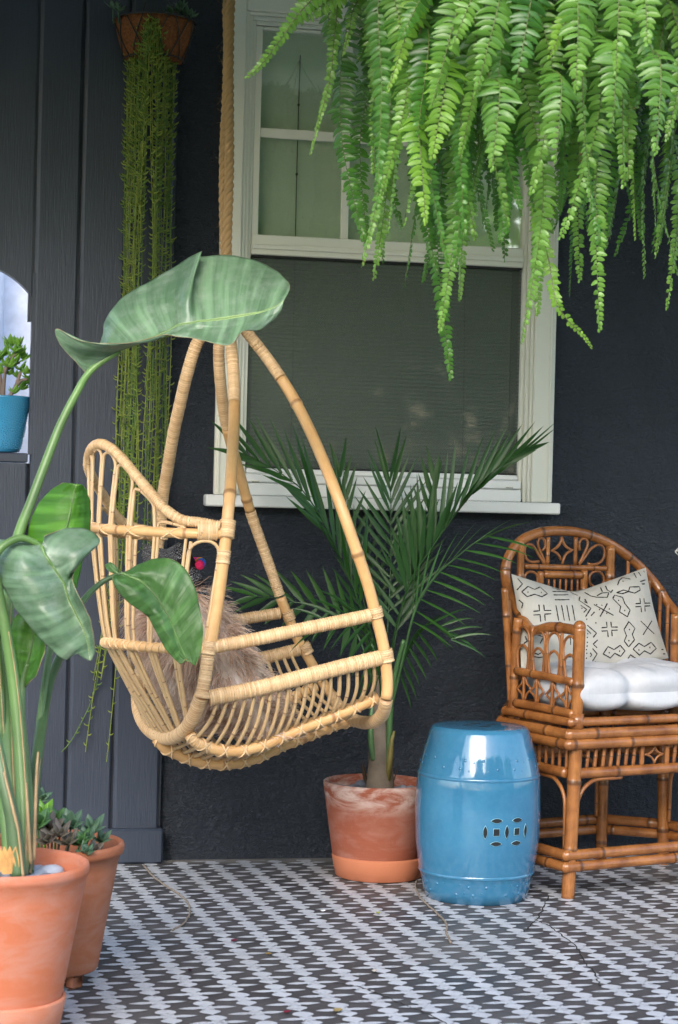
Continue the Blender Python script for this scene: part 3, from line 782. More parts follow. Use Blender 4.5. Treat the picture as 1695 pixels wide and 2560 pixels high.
def S(t, q):
    """point of the basket back: t round the back, q up through the rails"""
    tt = [t*.86+.07, t, t, t]
    pts = [at_len(x, L, L[-1]*tt[i]) for i, (x, L) in enumerate(Ls)]
    i = min(2, int(q)); f = q-i
    p0 = pts[max(i-1, 0)]; p1 = pts[i]; p2 = pts[i+1]; p3 = pts[min(i+2, 3)]
    lin = p1.lerp(p2, f)
    c = .5*((2*p1)+(p2-p0)*f+(2*p0-5*p1+4*p2-p3)*f*f+(3*p1-p0-3*p2+p3)*f**3)
    return lin.lerp(c, .35)
rnd = random.Random(5)
cen = [S(.5, q_) for q_ in (0, 1, 2, 3)]
def hairpin(t0, t1, qt, seed, rad=.0046):
    """long cane bent into an arch below the top rail"""
    pts = []
    for i in range(18): pts.append(S(t0+rnd.uniform(-.001, .001), qt*.0+ (qt-.12)*i/17))
    for i in range(1, 8):
        a = math.pi*i/8; pts.append(S(lerp(t0, t1, .5-.5*math.cos(a)), qt-.12+.12*math.sin(a)))
    for i in range(17, -1, -1): pts.append(S(t1, (qt-.12)*i/17))
    cane('spindle', pts, rad*rnd.uniform(.92, 1.08), 'canelt', nodes=.16, seed=seed)
ts = [(.105, .185, 2.30), (.195, .275, 2.80), (.285, .355, 2.93), (.365, .425, 2.93), (.435, .50, 2.93), (.51, .575, 2.93), (.585, .655, 2.93), (.665, .735, 2.90), (.745, .82, 2.6), (.83, .90, 2.2)]
for i, (a, z, qt) in enumerate(ts): hairpin(a, z, qt, i)
hairpin(.012, .094, 1.93, 31)
for i in range(11):
    t_ = .05+.90*(i+.5)/11; cane('spindle', [S(t_, q_/8*(1.0 if i % 2 else 1.92)) for q_ in range(9)], .0045, 'canelt', nodes=.15, seed=i+300)
# side rails with their spindles
arm = [H(530, 1618, 0), H(640, 1598, -.004), H(760, 1572, -.006), H(860, 1552, -.004), H(930, 1537, 0)]
bar = [H(522, 1745, 0), H(640, 1722, -.004), H(760, 1692, -.006), H(870, 1664, -.004), H(958, 1643, 0)]
wrapped('arm_rail', cr(arm, 8), .0175, .0068, n=14); wrapped('side_rail', cr(bar, 8), .0205, .0064, n=14, flat=.85)
def mirror(p):       # to the far side of the seat
    v = (p-HO).dot(HV); return p+HV*(.69-2*v)
armf = [H(700, 1533, .69), H(625, 1545, .69), H(520, 1563, .69), H(375, 1590, .69)]
barf = [H(748, 1624, .69), H(655, 1646, .69), H(520, 1678, .69), H(350, 1715, .69)]
wrapped('arm_rail', cr(armf, 8), .0172, .0068); wrapped('side_rail', cr(barf, 8), .0195, .0080)
# hull of the seat: two side runners and the keel, lashed with crossed peel
skn = cr([H(x, y, .075) for x, y in [(474, 1836), (494, 1857), (549, 1875), (605, 1876), (660, 1862), (700, 1845), (770, 1815), (841, 1789), (897, 1765), (944, 1744)]], 8)
keel = cr([H(x, y, .33) for x, y in [(392, 1846), (414, 1870), (446, 1886), (490, 1902), (540, 1909), (585, 1908), (640, 1895), (700, 1867), (770, 1839), (841, 1812), (890, 1800)]], 8)
off = HV*.50; skf = [p+off for p in skn]
for nm, pts, r in (('runner', skn, .0150), ('keel', keel, .0155), ('runner', skf, .0140)):
    cane(nm, pts, r, 'cane', nodes=.24, n=12)
    b = MB(); lash(b, pts, r, .052, .0027); b.build('cross_lashing', M['peel'], hc)
wrapped('lashing', skn[2:14], .0155, .0075)
nS = 19; Lb = cr(bar, 8); Lbf = cr(barf[::-1], 8)
rsn, rkl, rsf, rb, rbf = [resample(x, 101) for x in (skn, keel, skf, Lb, Lbf)]
for i in range(nS):
    f = (i+.6)/(nS+.1); fb = lerp(.04, .965, f); k1 = int(f*96)+3
    p0 = rb[int(fb*100)]; p1 = rsn[k1-1]+Vector((0, 0, .010)); pk = rkl[int(lerp(8, 97, f))]+Vector((0, 0, .012)); p2 = rsf[k1-1]+Vector((0, 0, .012)); p3 = rbf[int(fb*100)]
    mid = p0.lerp(p1, .55)-HV*.014+HU*.006
    mid2 = p3.lerp(p2, .55)+HV*.014
    pts = cr([p0, mid, p1, p1.lerp(pk, .5)+Vector((0, 0, -.004)), pk, pk.lerp(p2, .5)+Vector((0, 0, -.004)), p2, mid2, p3], 6)
    cane('seat_spindle', pts, .0052*rnd.uniform(.92, 1.08), 'canelt', nodes=.13, seed=i+100)

# rope: two three-strand ropes side by side
rp = empty('hanging_rope', P(575, 0, 5.15), 'thick tan twisted rope holding the rattan chair beside the window casing', 'rope')
def rope(pts, R, sr, turns, ph):
    Pp = resample(cr(pts, 12), int(260)); L = arclen(Pp)
    for k_ in range(3):
        out = []
        for i, p in enumerate(Pp):
            a = -2*math.pi*turns*L[i]+ph+k_*2*math.pi/3; out.append(p+rgt0*math.cos(a)*R+fwd0*math.sin(a)*R)
        b = MB(); rr_ = random.Random(k_+int(ph*9)); b.tube(out, [sr*(1+.10*math.sin(i*.9+k_))*rr_.uniform(.96, 1.04) for i in range(len(out))], 10)
        b.build('strand', M['ropek'], rp)
kr = N('twisted_manila_rope'); u_ = kr.sep(kr.coord('UV')); 
w_ = kr.n('ShaderNodeTexWave'); w_.inputs['Scale'].default_value = 3.2; w_.inputs['Distortion'].default_value = 3; w_.inputs['Detail'].default_value = 3; w_.bands_direction = 'DIAGONAL'
kr.l(kr.coord('UV', (5, 60, 1)), w_.inputs[0]); nn_ = kr.noise(kr.coord(), 40, 4)
cc = kr.mix(w_.outputs['Fac'], (.26, .15, .055), (.50, .33, .15)); cc = kr.mix(kr.math('MULTIPLY', nn_, .5), cc, (.46, .33, .19))
kr.set(cc, .8, .2); kr.bump(w_.outputs['Fac'], .6, .003); M['ropek'] = kr.m
zt = 2.73
topA = P(577, 0, 5.16); topB = P(560, 0, 5.20)
ra = [Vector((topA.x+.004, topA.y, zt))]+[P(x, y, 5.16) for x, y in [(577, 0), (573, 150), (574, 300), (573, 450), (569, 600), (570, 700), (572, 790), (572, 812)]]
rb_ = [Vector((topB.x+.012, topB.y, zt))]+[P(x, y, 5.175) for x, y in [(569, 0), (570, 120), (567, 250), (560, 380), (560, 520), (563, 640), (566, 720), (570, 790), (570, 812)]]
rope(ra, .0062, .0068, 17, .3); rope(rb_, .0062, .0068, 17, 1.4)
b = MB(); rnd2 = random.Random(4)
for _ in range(150):
    y = rnd2.uniform(0, 640); p = P(566+rnd2.uniform(-17, 15), y, 5.15); d = Vector((rnd2.gauss(0, 1), rnd2.gauss(0, .4), rnd2.gauss(0, 1))).normalized()
    b.tube([p, p+d*.006, p+d*.013+Vector((0, 0, rnd2.uniform(-.004, .004)))], .00025, 3, cap=False)
o = b.build('loose_fibre', M['rope'], rp); o['kind'] = 'stuff'
# knot under the rope that gathers the poles
b = MB()
for k_ in range(4):
    c = P(571, 786+k_*9, 5.16); b.tube([c+Vector((math.cos(a)*.019, math.sin(a)*.022, .004*math.sin(a+k_))) for a in [i*math.pi/9 for i in range(19)]], .009, 8, cap=False)
b.build('knot', M['ropek'], rp)

# ---------------------------------------------------------------- cushions in the hanging chair
Wv = Vector((0, 0, 1))
def HL(u, v, w): return HO+HU*u+HV*v+Wv*w       # chair coordinates from the near rear pole at arm height
def cushion(c, X, Y, Z, sx, sy, sz, n=18, p=2.6, puff=.85):
    """soft square cushion: grid front and back; returns surface function"""
    def f(s, t, side):
        a = 1-abs(s)**p; b_ = 1-abs(t)**p
        h = (max(a, 0)*max(b_, 0))**.42
        k_ = 1+.07*(abs(s)*abs(t))**2-.07*(1-abs(t))*abs(s)**2-.07*(1-abs(s))*abs(t)**2
        return c+X*(s*sx*k_)+Y*(t*sy*k_)+Z*(side*h*sz*(puff+.10*noise.noise(Vector((s*1.7+c.x, t*1.7, side)))))
    return f
def cushion_mesh(f, n=20):
    b = MB()
    for side in (1, -1):
        rows = []; uvs = []
        for i in range(n+1):
            t = -1+2*i/n; rows.append([f(-1+2*j/n, t, side) for j in range(n+1)]); uvs.append([(j/n, i/n) for j in range(n+1)])
        if side < 0: rows = [r[::-1] for r in rows]; uvs = [r[::-1] for r in uvs]
        b.grid(rows, uvs)
    return b
# black woven cushion against the back
kb = N('black_cloth_with_white_weave'); uvc = kb.coord('UV', (1, 1, 1)); su = kb.sep(uvc)
ns = kb.noise(kb.coord('UV', (60, 26, 1)), 3.5, 3, .7); bd = kb.math('GREATER_THAN', kb.math('FRACT', kb.math('MULTIPLY', su[1], 5.0)), .45)
ww = kb.math('MULTIPLY', kb.math('GREATER_THAN', ns, .56), bd)
kb.set(kb.mix(ww, (.012, .012, .015), (.50, .50, .52)), .85, .2); kb.bump(ns, .5, .003)
Xc = HV; Zc = (HU*.93+Wv*.36).normalized(); Yc = Zc.cross(Xc).normalized()
if Yc.z < 0: Yc = -Yc
cf = cushion(HL(.015, .33, .105), Xc, Yc, Zc, .20, .16, .060)
bc = cushion_mesh(cf).build('black_cushion', kb.m); tag(bc, 'black cushion with white woven pattern and bright pompoms in the hanging chair', 'cushion')
b = MB(); cols = [(.7, .03, .12), (.05, .12, .6), (.06, .35, .08), (.75, .25, .03), (.5, .05, .35)]
for i in range(15):
    t_ = .60; s_ = -.95+1.9*i/14; p = cf(s_, t_, 1)+Zc*.012
    b = MB(); b.ball(p, .0125, 10, 7)
    b.v = [tuple(Vector(v)+Vector(v).normalized()*0+Vector((noise.noise(Vector(v)*170), noise.noise(Vector(v)*170+Vector((5, 0, 0))), noise.noise(Vector(v)*170+Vector((0, 7, 0)))))*.0025) for v in b.v]
    c_i = cols[i % 5]
    nm = 'pompom_%d' % (i % 5)
    if nm not in M: M[nm] = m_plain('pompom_wool_%d' % (i % 5), c_i, .9, .1, .3, 300, .6, .003)
    b.build('pompom', M[nm], bc)
# fur cushion
kf = N('blond_brown_fur'); hn = kf.noise(kf.coord(scale=(5, 5, 2.0)), 3.2, 4, .6, .6); tt_ = kf.attr()
cfur = kf.ramp(hn, [(.35, (.33, .17, .105)), (.5, (.56, .38, .27)), (.66, (.74, .64, .56))])
cfur = kf.mix(kf.math('MULTIPLY', tt_, .55), cfur, (.82, .77, .73)); kf.set(cfur, .6, .25); kf.translucent(cfur, .18)
Xf = HV; Zf = (HU*.82+Wv*.52).normalized(); Yf = Zf.cross(Xf).normalized()
if Yf.z < 0: Yf = -Yf
ff = cushion(HL(.080, .345, -.055), Xf, Yf, Zf, .255, .225, .100)
ft = cushion_mesh(ff).build('fur_cushion', kf.m); tag(ft, 'shaggy blond and pinkish brown fur cushion leaning in the rattan chair', 'cushion')
FLOORPX = [(300, 1500), (345, 1740), (400, 1815), (480, 1858), (560, 1880), (680, 1860), (840, 1790)]
def px_of(p):
    d = p-CAM; z = d.dot(FWD); return CX+F_*d.dot(RGT)/z, CY-F_*d.dot(UP)/z
ZHULL = min(p.z for p in skn)+.03
def fur(b, f, n, ln, rnd, droop=Vector((0, 0, -1)), side_w=(1, -1), wid=.0011):
    for _ in range(n):
        side = rnd.choice(side_w); s, t = rnd.uniform(-1, 1), rnd.uniform(-1, 1)
        p = f(s, t, side); e = .03
        n1_ = (f(min(1, s+e), t, side)-f(max(-1, s-e), t, side)).cross(f(s, min(1, t+e), side)-f(s, max(-1, t-e), side))
        if n1_.length < 1e-9: continue
        n1_.normalize()
        if n1_.dot(p-f(0, 0, -side)) < 0: n1_ = -n1_
        lock = Vector((noise.noise(p*26), noise.noise(p*26+Vector((9, 0, 0))), noise.noise(p*26+Vector((0, 9, 0)))))
        dr_ = droop if p.z > ZHULL+.10 else Vector((0, 0, .1))
        if p.z < ZHULL-.03: continue
        out = n1_*.55+lock*1.1+dr_*.55; cur = p.copy(); d = out.normalized(); L_ = ln*rnd.uniform(.55, 1.25); ph = rnd.uniform(0, 6.28); st = 6
        w = d.cross(Vector((rnd.gauss(0, 1), rnd.gauss(0, 1), rnd.gauss(0, 1)))).normalized(); base = len(b.v); tn = rnd.random()
        for i in range(st+1):
            ww_ = wid*(1-i/st*.8)
            b.vert(cur+w*ww_, (0, i/st), tn*i/st); b.vert(cur-w*ww_, (1, i/st), tn*i/st)
            wave = w.cross(d)*math.sin(ph+i*1.9)*.0055
            cur = cur+(d*L_/st)+wave; d = (d+dr_*.16).normalized()
            vq = (cur-HO).dot(HV)
            if vq < .035: cur = cur+HV*(.035-vq)
            if cur.z < ZHULL: cur.z = ZHULL+rnd.uniform(0, .004)
        for i in range(st): b.f.append((base+2*i, base+2*i+1, base+2*i+3, base+2*i+2))
b = MB(); fur(b, ff, 20000, .068, random.Random(2)); o = b.build('fur', kf.m, ft); o['kind'] = 'stuff'
# fur lying on the seat below
sfn = cushion(HL(.15, .38, -.170), HU, HV, Wv, .11, .15, .028)
sf = cushion_mesh(sfn).build('seat_fur', kf.m); tag(sf, 'flat curly fur pad spread on the seat of the rattan chair', 'seat pad')
b = MB(); fur(b, sfn, 6000, .040, random.Random(8), Vector((0, 0, .15)), (1,)); o = b.build('fur', kf.m, sf); o['kind'] = 'stuff'

# ================================================================ BLUE GARDEN STOOL
sc_ = P(1189, 2248, 5.50); sc_.z = 0
s_z = lambda py, d=5.40: P(1195, py, d).z
st = empty('garden_stool', (sc_.x, sc_.y, 0), 'glossy blue ceramic drum stool on the patterned floor between palm pot and bamboo chair', 'stool')
SX = 5.50/F_
def wpx(l, r): return (r-l)/2*SX
prof_px = [(2252, wpx(1063, 1311)-.001), (2246, wpx(1060, 1313)), (2220, wpx(1055, 1321)), (2187, wpx(1050, 1330)), (2183, wpx(1047, 1332)), (2172, wpx(1045, 1334)), (2110, wpx(1037, 1343)), (2030, wpx(1034, 1347)), (1950, wpx(1037, 1345)),
           (1938, wpx(1039, 1343)), (1931, wpx(1040, 1342)), (1925, wpx(1041, 1341)), (1880, wpx(1052, 1331)), (1845, wpx(1063, 1322)), (1828, wpx(1069, 1317)), (1820, wpx(1072, 1313)-.001), (1817, wpx(1076, 1309)-.003), (1816, wpx(1086, 1300))]
Hst = .470; ytop, ybot = 1816, 2246
pr = []
for y, r in prof_px:
    pr.append((r, max(.001, (ybot-y)/(ybot-ytop)*Hst)))
pr[0] = (pr[0][0], 0.0005)
hole_c = None
# body with pierced coin pattern: the shell stays closed, dark sheets stand for the openings
def stool_r(z):
    for (r0, z0), (r1, z1) in zip(pr, pr[1:]):
        if z0 <= z <= z1: return lerp(r0, r1, (z-z0)/(z1-z0)) if z1 > z0 else r0
    return pr[-1][0]
z_h = (ybot-2067)/(ybot-ytop)*Hst+.008
# angle of the openings as seen from the camera
toC = Vector((CAM.x-sc_.x, CAM.y-sc_.y, 0)).normalized(); a0 = math.atan2(toC.y, toC.x)
def ang(px):
    t = (px-1194.5)*SX/stool_r(z_h); return a0+math.asin(max(-1, min(1, t)))
holes = []   # (centre angle, centre z, half width in radians*r, half height, kind)
rr_h = stool_r(z_h)
def vesica(ca, cz, hw, hh, horizontal):
    pts = []
    for i in range(9):
        t = -1+2*i/8; w = (1-t*t)
        pts.append((ca+t*hw/rr_h, cz+w*hh) if horizontal else (ca+w*hw/rr_h, cz+t*hh))
    for i in range(7, 0, -1):
        t = -1+2*i/8; w = (1-t*t)
        pts.append((ca+t*hw/rr_h, cz-w*hh) if horizontal else (ca-w*hw/rr_h, cz+t*hh))
    return pts
for cpx in (1241, 1290):
    ca = ang(cpx)
    holes.append([(ca-.0085/rr_h, z_h-.0095), (ca+.0085/rr_h, z_h-.0095), (ca+.0085/rr_h, z_h+.0095), (ca-.0085/rr_h, z_h+.0095)])
    for sg in (1, -1): holes.append(vesica(ca, z_h+sg*.031, .0165, .0062, True))
for cpx in (1214, 1266, 1311): holes.append(vesica(ang(cpx), z_h, .0058, .0180, False))
import bmesh
b = MB()
zs = []
for (r0, z0), (r1, z1) in zip(pr, pr[1:]):
    for k_ in range(4 if z1-z0 > .03 else 1): zs.append(lerp(z0, z1, k_/(4 if z1-z0 > .03 else 1)))
zs.append(pr[-1][1])
prs = [(stool_r(z) if 0 < i < len(zs)-1 else (pr[0][0] if i == 0 else pr[-1][0]), z) for i, z in enumerate(zs)]
b.lathe(prs+[(.060, Hst+.0008), (.002, Hst+.0008)], (sc_.x, sc_.y, 0), 96)
body = b.build('body', M['blue'], st)
# prisms of the openings, not cut from the shell
me_cut = MB()
for h in holes:
    n_ = len(h); base = len(me_cut.v)
    for rad in (rr_h-.012, rr_h+.012):
        for a, z in h: me_cut.vert((sc_.x+rad*math.cos(a), sc_.y+rad*math.sin(a), z))
    me_cut.f.append(tuple(base+i for i in range(n_))[::-1]); me_cut.f.append(tuple(base+n_+i for i in range(n_)))
    for i in range(n_): me_cut.f.append((base+i, base+(i+1) % n_, base+n_+(i+1) % n_, base+n_+i))
# openings as dark sheets on the shell, inside shade painted, with a pale glaze edge
for h in holes:
    n_ = len(h); ca = sum(a for a, z in h)/n_; cz = sum(z for a, z in h)/n_
    b = MB()
    for sc2, rad_o in ((1.0, .0006), (1.0, .0016), (.90, .0017)):
        for a, z in h: b.vert((sc_.x+(stool_r(z)+rad_o)*math.cos(ca+(a-ca)*(sc2+.07)), sc_.y+(stool_r(z)+rad_o)*math.sin(ca+(a-ca)*(sc2+.07)), cz+(z-cz)*(sc2+.07)))
    for k_ in range(2):
        for i in range(n_): b.f.append((k_*n_+i, k_*n_+(i+1) % n_, (k_+1)*n_+(i+1) % n_, (k_+1)*n_+i))
    b.build('opening_edge', M['blue_raw'], st)
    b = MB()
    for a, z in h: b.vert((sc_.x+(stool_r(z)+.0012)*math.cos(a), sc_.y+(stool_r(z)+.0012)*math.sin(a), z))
    b.f.append(tuple(range(n_))); b.build('opening', M['hole_dark'], st, smooth=False)
# raised bands and studs
def band(z, hgt, out):
    b = MB(); r = stool_r(z); b.lathe([(stool_r(z-hgt), z-hgt), (r+out, z-hgt*.4), (r+out, z+hgt*.4), (stool_r(z+hgt), z+hgt)], (sc_.x, sc_.y, 0), 96); b.build('band', M['blue'], st)
zb1 = (ybot-1930)/(ybot-ytop)*Hst; zb2 = (ybot-2178)/(ybot-ytop)*Hst
band(zb1-.006, .005, .0022); band(zb2, .005, .0022)
for zrow, n_, ph in ((zb1+.020, 22, 0), (zb1+.042, 22, .5), (zb2-.020, 22, .2), (zb2-.042, 22, .7)):
    for i in range(n_):
        a = a0-1.75+3.5*(i+ph)/n_
        if (i % 3) == (2 if zrow in (zb1+.020, zb2-.020) else i % 2): continue
        r = stool_r(zrow); b = MB(); b.ball((sc_.x+(r-.0040)*math.cos(a), sc_.y+(r-.0040)*math.sin(a), zrow+(.003 if i % 2 else -.003)), (.0054, .0054, .0054), 10, 7); b.build('stud', M['blue'], st)
b = MB()
for i in range(4):
    a = a0+i*math.pi/2+.4; c = Vector((sc_.x+.035*math.cos(a), sc_.y+.035*math.sin(a), Hst+.0016)); n_ = 16
    s0 = len(b.v)
    for k_ in range(n_): t = 2*math.pi*k_/n_; b.vert(c+Vector((math.cos(t)*.016, math.sin(t)*.006, 0)))
    b.f.append(tuple(range(s0, s0+n_)))
b.build('top_opening_dark', M['hole_dark'], st, smooth=False)  # dark patches painted for the shaded inside; the top is not pierced

# ================================================================ TERRACOTTA POTS
def pot(name, c, r_top, r_bot, h, z0, mat, label, lip=(.012, .030), rim=None, rough_lip=.0):
    t = empty(name, (c.x, c.y, 0), label, 'plant pot')
    rl, hl = lip
    prof = [(r_bot-.012, z0+.0005), (r_bot-.003, z0+.002), (r_bot, z0+.007)]
    for i in range(1, 9): prof.append((lerp(r_bot, r_top-rl, i/8), lerp(z0+.007, z0+h-hl, i/8)))
    if rl > .002: prof += [(r_top-rl*.25, z0+h-hl+.002), (r_top, z0+h-hl*.6), (r_top, z0+h-.007)]
    prof += [(r_top-.0015, z0+h-.0025), (r_top-.0055, z0+h), (r_top-.011, z0+h-.002), (r_top-.014, z0+h-.007)]
    prof += [(r_top-.018, z0+h-.045), (lerp(r_top, r_bot, .35)-.016, z0+h*.62)]
    b = MB(); b.lathe(prof, (c.x, c.y, 0), 72); b.build('body', mat, t)
    return t
def saucer(c, r_top, r_bot, h, mat, label):
    b = MB(); prof = [(.01, .002), (r_bot-.006, .002), (r_bot, .005), (r_top, h-.006), (r_top-.001, h-.002), (r_top-.005, h), (r_top-.009, h-.002), (r_top-.012, h-.008), (r_bot-.010, .014), (.01, .012)]
    b.lathe(prof, (c.x, c.y, 0), 72); return tag(b.build('pot_saucer', mat), label, 'saucer')
def soil(c, r, z, parent):
    b = MB(); rows = []
    for i in range(9):
        rr = r*i/8+.0005
        rows.append([Vector((c.x+rr*math.cos(a), c.y+rr*math.sin(a), z+.006*noise.noise(Vector((c.x+rr*math.cos(a), c.y+rr*math.sin(a), 0))*30))) for a in [2*math.pi*j/36 for j in range(36)]])
    b.grid(rows, closed=True); b.build('soil', M['soil'], parent)
def pebbles(c, r, z, n, size, rnd, parent, mats, lab=None, group=None):
    put = []; tries = 0
    while len(put) < n and tries < 4000:
        tries += 1; a = rnd.uniform(0, 6.28); q_ = r*math.sqrt(rnd.random()); s = size*rnd.uniform(.7, 1.25)
        x, y = c.x+q_*math.cos(a), c.y+q_*math.sin(a)
        if any((x-p[0])**2+(y-p[1])**2 < ((s+p[2])*.62)**2 for p in put): continue
        put.append((x, y, s))
    for x, y, s in put:
        b = MB(); Mx = Matrix.Rotation(rnd.uniform(0, 3), 3, 'Z') @ Matrix.Rotation(rnd.uniform(-.3, .3), 3, 'X')
        b.ball((x, y, z+s*.3), (s, s*rnd.uniform(.62, .9), s*rnd.uniform(.45, .62)), 12, 8, Mx)
        o_ = Vector((x, y, z)); b.v = [tuple(Vector(v)+(Vector(v)-o_)*.16*noise.noise(Vector(v)*26)) for v in b.v]
        b.build('pebble', mats[0] if rnd.random() < mats[2] else mats[1], parent)
# palm pot
pcn = P(946, 2190, 5.755); pcn.z = 0; PP = pcn
pc_r = 5.75/F_
PPb = PP; PP = P(936, 2190, 5.755); PP.z = 0
pt1 = pot('palm_pot', PP, 134*pc_r, 101*pc_r, .262, .012, M['terraC'], 'salt streaked reddish clay pot of the palm by the blue stool', lip=(.001, .01))
saucer(PPb, 118*pc_r, 108*pc_r, .066, M['terraD'], 'smooth clean clay saucer under the palm pot')
soil(PP, .130, .232, pt1); rnd = random.Random(12)
pebbles(PP, .118, .236, 26, .026, rnd, pt1, (M['pebble'], M['pebble_l'], .85))
# big pot at the left edge
LA = P(5, 2330, 3.98); LA.z = 0
PA = LA
ptA = pot('large_pot', PA, 214*3.98/F_, 139*3.98/F_, .335, .012, M['terraA'], 'large smooth peach terracotta pot at the bottom left corner holding bird of paradise stalks', lip=(.003, .022))
saucer(PA, 164*3.98/F_, 146*3.98/F_, .082, M['terraA2'], 'pale peach clay saucer under the large pot in the bottom left corner')
soil(PA, .148, .300, ptA); pebbles(PA, .126, .300, 40, .026, rnd, ptA, (M['pebble'], M['pebble_l'], .5))
# aged pot behind it
PB = P(126, 2400, 4.42); PB.z = 0
ptB = pot('aged_pot', PB, 178*4.42/F_, 119*4.42/F_, .283, .030, M['terraB'], 'weathered orange clay pot with rolled rim behind the large pot at left', lip=(.010, .026))
for k_ in range(3):
    a = math.atan2(-1, .1)+(k_-1)*2.1+.55; c = Vector((PB.x+.080*math.cos(a), PB.y+.080*math.sin(a), .016)); b = MB()
    b.box((-.018, -.012, -.0155), (.018, .012, .0155), Matrix.Translation(c) @ Matrix.Rotation(a+math.pi/2, 4, 'Z'), bev=.005); b.build('foot', M['terraB'], ptB)
soil(PB, .135, .262, ptB)
# turquoise studded pot in the arched opening
jp = PY(2, 1131, .012); jz = ledge_z-.0005
pj = empty('studded_pot', (jp.x, jp.y, jz), 'small turquoise pot with raised dots on the ledge of the arched opening', 'plant pot')
jr1, jr0, jh = 71*5.9/F_, 46*5.9/F_, 139*5.9/F_
b = MB(); b.lathe([(jr0-.01, .001), (jr0, .004)]+[(lerp(jr0, jr1, (i/8)**.8), lerp(.004, jh-.006, i/8)) for i in range(1, 9)]+[(jr1+.001, jh-.002), (jr1-.002, jh), (jr1-.005, jh-.002), (jr1-.008, jh-.03), (.002, jh-.032)], (jp.x, jp.y, jz), 56); b.build('body', M['bluepot'], pj)
b = MB(); aj = math.atan2(CAM.y-jp.y, CAM.x-jp.x)
for fi in range(9):
    for fj in range(4):
        cx_, cz_ = aj-1.6+3.2*(fi+(.5 if fj % 2 else 0))/9, jh*(.16+.22*fj)
        for ring, nn in ((.0075, 7), (.0150, 12), (0, 1)):
            for q_ in range(nn):
                t = 2*math.pi*q_/nn+fi; z = cz_+ring*math.sin(t)
                if not .006 < z < jh-.01: continue
                r = lerp(jr0, jr1, (z/jh)**.8); a = cx_+ring*math.cos(t)/r; b.ball((jp.x+r*math.cos(a), jp.y+r*math.sin(a), jz+z), .0019, 6, 4)
o = b.build('raised_dots', M['bluepot'], pj); o['kind'] = 'stuff'
# ================================================================ BAMBOO ARMCHAIR
E1 = (rg*.865+fw*.502).normalized(); E2 = (-rg*.502+fw*.865).normalized()
fl = P(1420, 2247, 5.50); BO = Vector((fl.x, fl.y, 0))
bcg = empty('bamboo_armchair', BO+E1*.29+E2*.2, 'reddish brown bamboo armchair with fretwork back against the dark wall', 'armchair')
def BL(e1, e2, z): return BO+E1*e1+E2*e2+Vector((0, 0, z))
def BF(px, py, e2): return PPl(px, py, BO+E2*e2, E2)        # on a plane parallel to the chair's front
def BS(px, py, e1): return PPl(px, py, BO+E1*e1, E1)        # on a plane parallel to its side
def bam(name, pts, r, nodes=.13, mat='bamboo', n=12, seed=0): return cane(name, pts, r, mat, bcg, n, nodes, seed)
WB = .58
plan = {'FL': (0, 0), 'SL': (.0, .30), 'RL': (.12, .45), 'RR': (.46, .45), 'SR': (.58, .30), 'FR': (.58, 0)}
zleg = {'FL': .99, 'FR': .99}
def bz(py, e2=0, px=1440): return BF(px, py, e2).z
Zs1, Zs2 = bz(1834), bz(1859)         # two seat rails
Zs0 = bz(1805)
Za = bz(1934)                         # lower apron rail
Zt1, Zt2 = bz(2135), bz(2164)
lean = {'FL': BF(1448, 1870, 0)}
dx = (BF(1440, 1870, 0)-BL(0, 0, BF(1440, 1870, 0).z)).dot(E1)
for k_, (a, c) in plan.items():
    sp = .0 if k_ in ('RL', 'RR') else dx*(1 if k_[1] == 'L' else -1)
    ztop = Zs1 if k_ not in ('FL', 'FR') else Zs1
    pts = [BL(a+sp*z/.41, c, z) for z in (.0, .06, .12, .2, .3, ztop+.02)]
    bam('leg', pts, .0188 if k_ in ('FL', 'FR') else .0172, .19, seed=ord(k_[0])+ord(k_[1]))
    b = MB(); b.tube([pts[0]+Vector((0, 0, .001)), pts[0]+Vector((0, 0, .004))], .0165, 12)
ring = ['FL', 'SL', 'RL', 'RR', 'SR', 'FR']
def loop(z, grow, r, close=True, nm='stretcher', offz=0):
    cpt = Vector((.29, .19))
    for a_, b_ in zip(ring, ring[1:]+ring[:1]):
        pa, pb = Vector(plan[a_]), Vector(plan[b_]); pa = pa+(pa-cpt).normalized()*grow; pb = pb+(pb-cpt).normalized()*grow
        A_, B_ = BL(pa.x, pa.y, z), BL(pb.x, pb.y, z); d = (B_-A_).normalized()
        bam(nm, [A_-d*.006, A_.lerp(B_, .33), A_.lerp(B_, .66), B_+d*.006], r, .26, seed=int(z*1000)+len(a_+b_))
    for a_ in ring:
        pa = Vector(plan[a_]); pa = pa+(pa-cpt).normalized()*grow; b = MB(); b.ball(BL(pa.x, pa.y, z), r*1.06, 10, 7); b.build('corner_joint', M['bamboo'], bcg)
loop(Zt1, .020, .0148); loop(Zt2, .022, .0148)
loop(Zs1, .024, .0152, nm='seat_rail'); loop(Zs2, .026, .0152, nm='seat_rail'); loop(Zs0, .012, .0125, nm='seat_rail')
